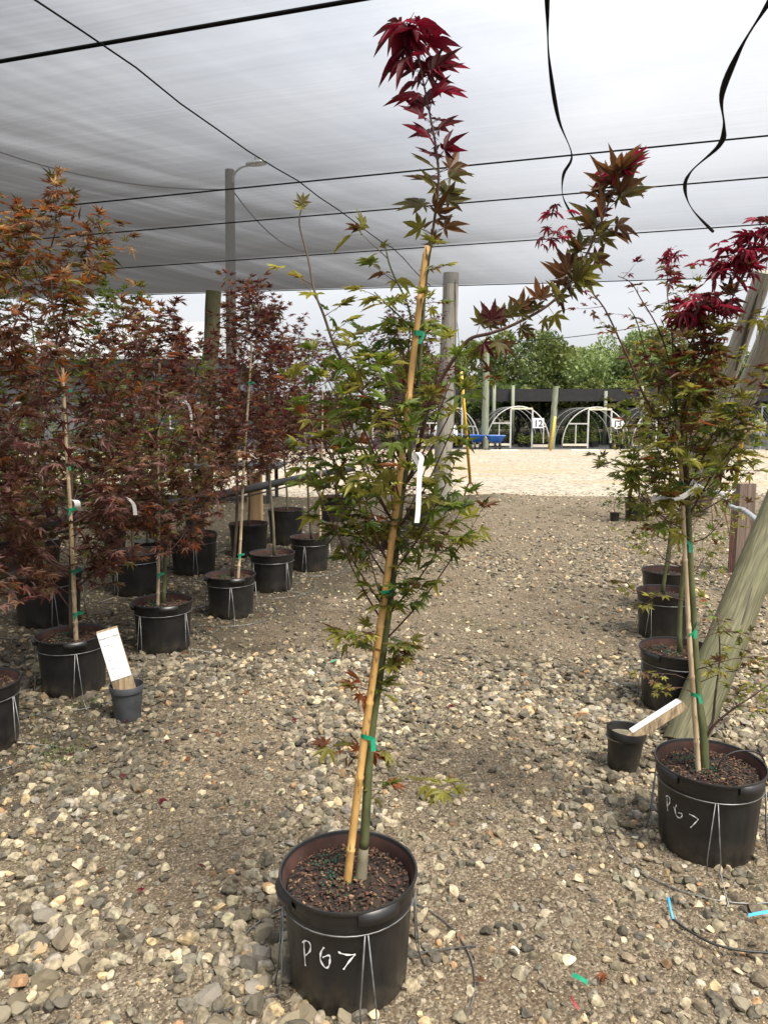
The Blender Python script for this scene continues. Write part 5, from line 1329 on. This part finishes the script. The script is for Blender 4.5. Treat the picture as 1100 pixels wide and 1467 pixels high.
def big_tree(px, top_py, Y, rad, label, cols, seed, s=.17, dens=190, nlobes=30, tall=.62):
    rr = np.random.default_rng(seed); b = P(px, 600, Y); b.z = 0; H = P(px, top_py, Y).z
    t = thing('background_tree', label, 'tree', b, 'trees beyond the far shade structure')
    pr_ = random.Random(seed)
    MB().tube([b, b + Vector((.15, .1, H * .35)), b + Vector((-.1, 0, H * .8))], [H * .022, H * .016, .03], 8).build('trunk', M_BARKD, t, True)
    cs = []
    for i in range(nlobes):
        q = pr_.random(); a = pr_.uniform(0, 6.28); zz = H * (1 - tall) + H * tall * q; rm = rad * math.sin(math.pi * min(.96, q * .8 + .16)) ** .7 * math.sqrt(pr_.random())
        rl_ = pr_.uniform(.22, .42) * rad * (1.1 - .5 * q); cs.append(((rm * math.cos(a), rm * math.sin(a), min(zz, H - rl_ * .7)), rl_))
        if i % 3 == 0: MB().tube([b + UP * (zz * .75), b + Vector(cs[-1][0])], [.06, .02], 5).build('limb', M_BARKD, t)
    V, T, C_ = leaf_quad_cloud(rr, cs, dens, s, np.array(cols) * np.array([2.1, 2.0, 1.7]), 0)
    o = link('crown', mesh_tris('crown', V, T, M_LEAF, C_), t); tag(o, kind='stuff'); return t
GA = [(.06, .075, .02), (.085, .10, .028), (.048, .065, .02)]; GB = [(.09, .11, .03), (.12, .14, .04), (.07, .09, .028)]; GC = [(.035, .055, .018), (.05, .075, .022)]; GD = [(.085, .12, .045), (.11, .15, .06), (.07, .10, .035)]
for a in ((640, 505, 78, 4.0, 'dim green tree behind the middle roof pole', GA, 1), (690, 488, 70, 4.0, 'mid green tree rising behind the tall green pole', GA, 2), (742, 474, 66, 4.6, 'tallest rounded dark tree above the number 12 hoop house', GC + GA, 3), (786, 512, 74, 3.2, 'low yellowish tree in the gap right of the tallest dark tree', GB, 4), (812, 497, 72, 3.4, 'pale yellow-green tree above the short green pole', GB, 5), (848, 500, 76, 3.6, 'olive tree above the number 13 hoop house', GB + GA, 6), (888, 478, 64, 4.6, 'tall fresh green tree left of the right maple crown', GD, 7), (950, 470, 66, 5.2, 'large pale tree behind the right maple crown', GD + GA, 8), (1030, 520, 60, 4.5, 'thin-crowned tree behind the leaning poles', GA, 9), (1100, 505, 50, 5.0, 'dark evergreen mass at the right picture edge', GC, 10), (600, 500, 80, 4.2, 'tree hidden behind the middle maple crown', GA, 12), (1160, 470, 52, 5.0, 'dark evergreen beyond the right picture edge', GC, 13), (765, 540, 62, 3.0, 'low bushy tree under the far black roof', GA + GC, 14), (830, 545, 62, 3.0, 'low shrubby tree under the far roof beside number 13', GA, 15), (700, 545, 62, 3.0, 'low tree under the far roof behind the wheelbarrows', GC, 16), (900, 545, 60, 3.2, 'low tree under the far roof right end', GA, 17)):
    big_tree(*a)
rr = np.random.default_rng(77); cs = [((x, 88 + rr.uniform(-3, 3), rr.uniform(.8, 3.5)), rr.uniform(1.6, 2.8)) for x in np.arange(-20, 66, 1.3)]
V, T, C_ = leaf_quad_cloud(rr, cs, 45, .4, GA + GC, 0)
tag(link('far_woods', mesh_tris('far_woods', V, T, M_LEAF, C_)), 'dense far-off woods closing the view behind the trees', 'woods', kind='stuff')
# chain-link fence at the right edge
fa, fb = P(1062, 628, 34), P(1180, 640, 30); fa.z = fb.z = 0
t = thing('chain_fence', 'chain-link fence in front of the evergreens at the right edge', 'fence', fa)
for k in range(5):
    p = fa.lerp(fb, k / 4); MB().tube([p, p + UP * 1.9], .04, 7).build('fence_post', M_GALV, t)
MB().tube([fa + UP * 1.88, fb + UP * 1.88], .03, 6).build('top_rail', M_GALV, t)
g = MB(); LnF = (fb - fa).length; dF = (fb - fa).normalized()
for k in range(int((LnF + 1.9) / .16)):
    for s_ in (1, -1):
        a0_, b0_ = (k * .16 - 1.9, k * .16) if s_ > 0 else (k * .16, k * .16 - 1.9)
        pa_, pb2 = fa + dF * a0_, fa + dF * b0_ + UP * 1.86
        if min(a0_, b0_) < 0 or max(a0_, b0_) > LnF: continue
        g.tube([pa_, pb2], .005, 3, False)
tag(g.build('mesh_wire', M_GALV, t), kind='stuff')

# ------------------------------------------------------------------ left background
bY = 30; bl = P(225, 600, bY); bl.z = 0
t = thing('building', 'low building with grey metal roof glimpsed between the left trees', 'building', bl)
xr, xl = P(312, 500, bY).x, P(-150, 500, bY).x; ze = P(300, 511, bY).z; zr = P(240, 470, bY + 6).z
MB().box(((xl + xr) / 2, bY + 6, (ze - .1) / 2), (xr - xl - .6, 11, ze - .1)).build('wall', M_WALLM, t)
g = MB(); g.add([(xl, bY - .4, ze), (xr, bY - .4, ze), (xr - 1.2, bY + 6, zr + .3), (xl, bY + 6, zr + .3), (xl, bY - .4, ze - .12), (xr, bY - .4, ze - .12), (xr, bY + 12.4, ze), (xl, bY + 12.4, ze)], [(0, 1, 2, 3), (4, 5, 1, 0), (1, 6, 2), (6, 7, 3, 2)])
rf = g.build('roof', M_ROOFM, t)
vp = P(250, 462, bY + 3); MB().tube([vp - UP * .6, vp + UP * .4], .12, 8).build('vent_pipe', M_GALV, rf)
for k in range(5):
    xw = xr - 1.5 - k * 3.2; wn = MB().box((xw, bY + .47, 1.5), (1.3, .08, 1.1)).build('window', M_WHITEPIPE, t); MB().box((xw, bY + .42, 1.5), (1.15, .04, .95)).build('pane', M_BLACKFAB, wn)
# rows of green stock behind the rail
rr = random.Random(123)
for i in range(34):
    v = rr.uniform(6.5, 17); u = -rr.uniform(.0, 1) * (v * .52) - .5 - v * .18
    b = Vector((u * 1.0 - .2, v, 0)); q = i % 3
    if b.x > -2.2 and v < 9.5: b.x -= 1.5
    shrub(b, rr.uniform(1.0, 1.9), rr.uniform(.35, .55), (LG, DG, [('green', 2), ('olive', 2), ('dgreen', 2)])[q], ('bright yellow-green nursery shrub glimpsed behind the left maples', 'dark green nursery shrub glimpsed behind the left maples', 'olive green nursery shrub glimpsed behind the left maples')[q], ('bright shrubs behind the left maples', 'dark shrubs behind the left maples', 'olive shrubs behind the left maples')[q], 500 + i, 230, False, .06)
bb_ = P(120, 650, 13); bb_.z = 0
t = thing('plant_bench', 'long low black nursery bench behind the left trees', 'bench', bb_)
MB().box(bb_ + UP * .62, (7, 1.2, .06)).build('bench_top', M_BLACKFAB, t)
for sx in (-3.3, 0, 3.3):
    for sy in (-.5, .5): MB().beam(bb_ + Vector((sx, sy, 0)), bb_ + Vector((sx, sy, .59)), .06, .06).build('leg', M_BLACKFAB, t)

# ------------------------------------------------------------------ litter on the gravel
rr = random.Random(8)
LSPOT = [(840, 1050), (150, 1245), (205, 1275), (275, 1085), (300, 1047), (230, 1145), (215, 958), (110, 995), (285, 1240), (470, 1005), (620, 865), (650, 1010), (125, 1170), (60, 1190), (350, 990), (305, 1050), (770, 1040), (180, 1110), (385, 920), (860, 943), (870, 1395), (690, 1405), (260, 935), (330, 960), (420, 1030), (240, 1060), (180, 1030), (380, 880), (300, 900), (95, 1080)]
for i, (x, y) in enumerate(LSPOT):
    p = G(x + rr.uniform(-6, 6), y, .02); c = pick(rr, [('rust', 3), ('crimson', 1.5), ('tan', 1), ('dred', 1), ('brown', 1.5)])
    a = rr.uniform(0, 6.28); m = Matrix.Rotation(a, 4, 'Z') @ Matrix.Rotation(rr.uniform(-.4, .4), 4, 'X') @ Matrix.Scale(rr.uniform(.022, .034), 4); m.translation = p
    o = link('fallen_leaf', leaf_mesh('droop', i % 6, c), mat4=m); tag(o, 'small dry fallen maple leaf lying on the gravel', 'leaf', 'fallen leaves on the gravel')
def scrap(pts, wd, mat, label, name, cat):
    o = ribbon(None, [G(x, y, .028 + .004 * (i % 2)) for i, (x, y) in enumerate(pts)], wd, mat, name, Vector((.3, .9, .2)).normalized()); tag(o, label, cat)
M_REDT = simple('red_tape', (.38, .02, .04), None, .5); M_CY = simple('cyan_tape', (.05, .32, .62), None, .45)
scrap([(820, 1397), (831, 1402), (842, 1409)], .014, M_TIE, 'scrap of green tie tape on the gravel bottom right', 'tape_scrap', 'tape scrap')
scrap([(817, 1428), (822, 1437), (828, 1446)], .008, M_REDT, 'short red plastic strip on the gravel bottom right', 'plastic_strip', 'plastic strip')
scrap([(474, 948), (482, 945)], .02, M_TIE, 'tiny green tape scrap on gravel left of the middle stem', 'tape_scrap', 'tape scrap')
scrap([(1072, 1312), (1086, 1309), (1105, 1306)], .012, M_CY, 'bright blue tape strip on the gravel at the right edge', 'tape_strip', 'tape scrap')
t = thing('drip_hose', 'black drip hose with blue end lying below the right front pot', 'hose', G(1000, 1330))
hp = [G(x, y, .022) for x, y in ((964, 1318), (985, 1333), (1020, 1352), (1060, 1362), (1110, 1366))]
MB().tube(smooth_path(hp, 5), .0035, 6).build('hose', M_DRIP, t, True)
MB().tube([G(964, 1318, .022), G(960, 1302, .03), G(957, 1287, .04)], [.0045, .004, .005], 6).build('blue_end', M_CY, t, True)
# weeds
M_GRASS = simple('weed', (.05, .085, .015), (.09, .12, .03), .6, 20)
g = MB()
for x, y, n_ in ((90, 1085, 90), (60, 1075, 60), (110, 1075, 50), (210, 1062, 20), (238, 1183, 10), (340, 1150, 14), (130, 1010, 70), (30, 1030, 50), (255, 925, 40), (570, 1140, 0)):
    c = G(x, y)
    for k in range(n_):
        p = c + Vector((rr.gauss(0, .06), rr.gauss(0, .05), 0)); h = rr.uniform(.008, .028); d = Vector((rr.uniform(-1, 1), rr.uniform(-1, 1), 0)) * h * .7; s_ = Vector((-d.y, d.x, 0)).normalized() * .0022
        g.add([p - s_, p + s_, p + d * .5 + UP * h * .8 + s_ * .6, p + d + UP * h], [(0, 1, 2), (0, 2, 3)])
tag(g.build('weeds', M_GRASS), 'small green weeds and moss sprouting among the gravel', 'weeds', kind='stuff')
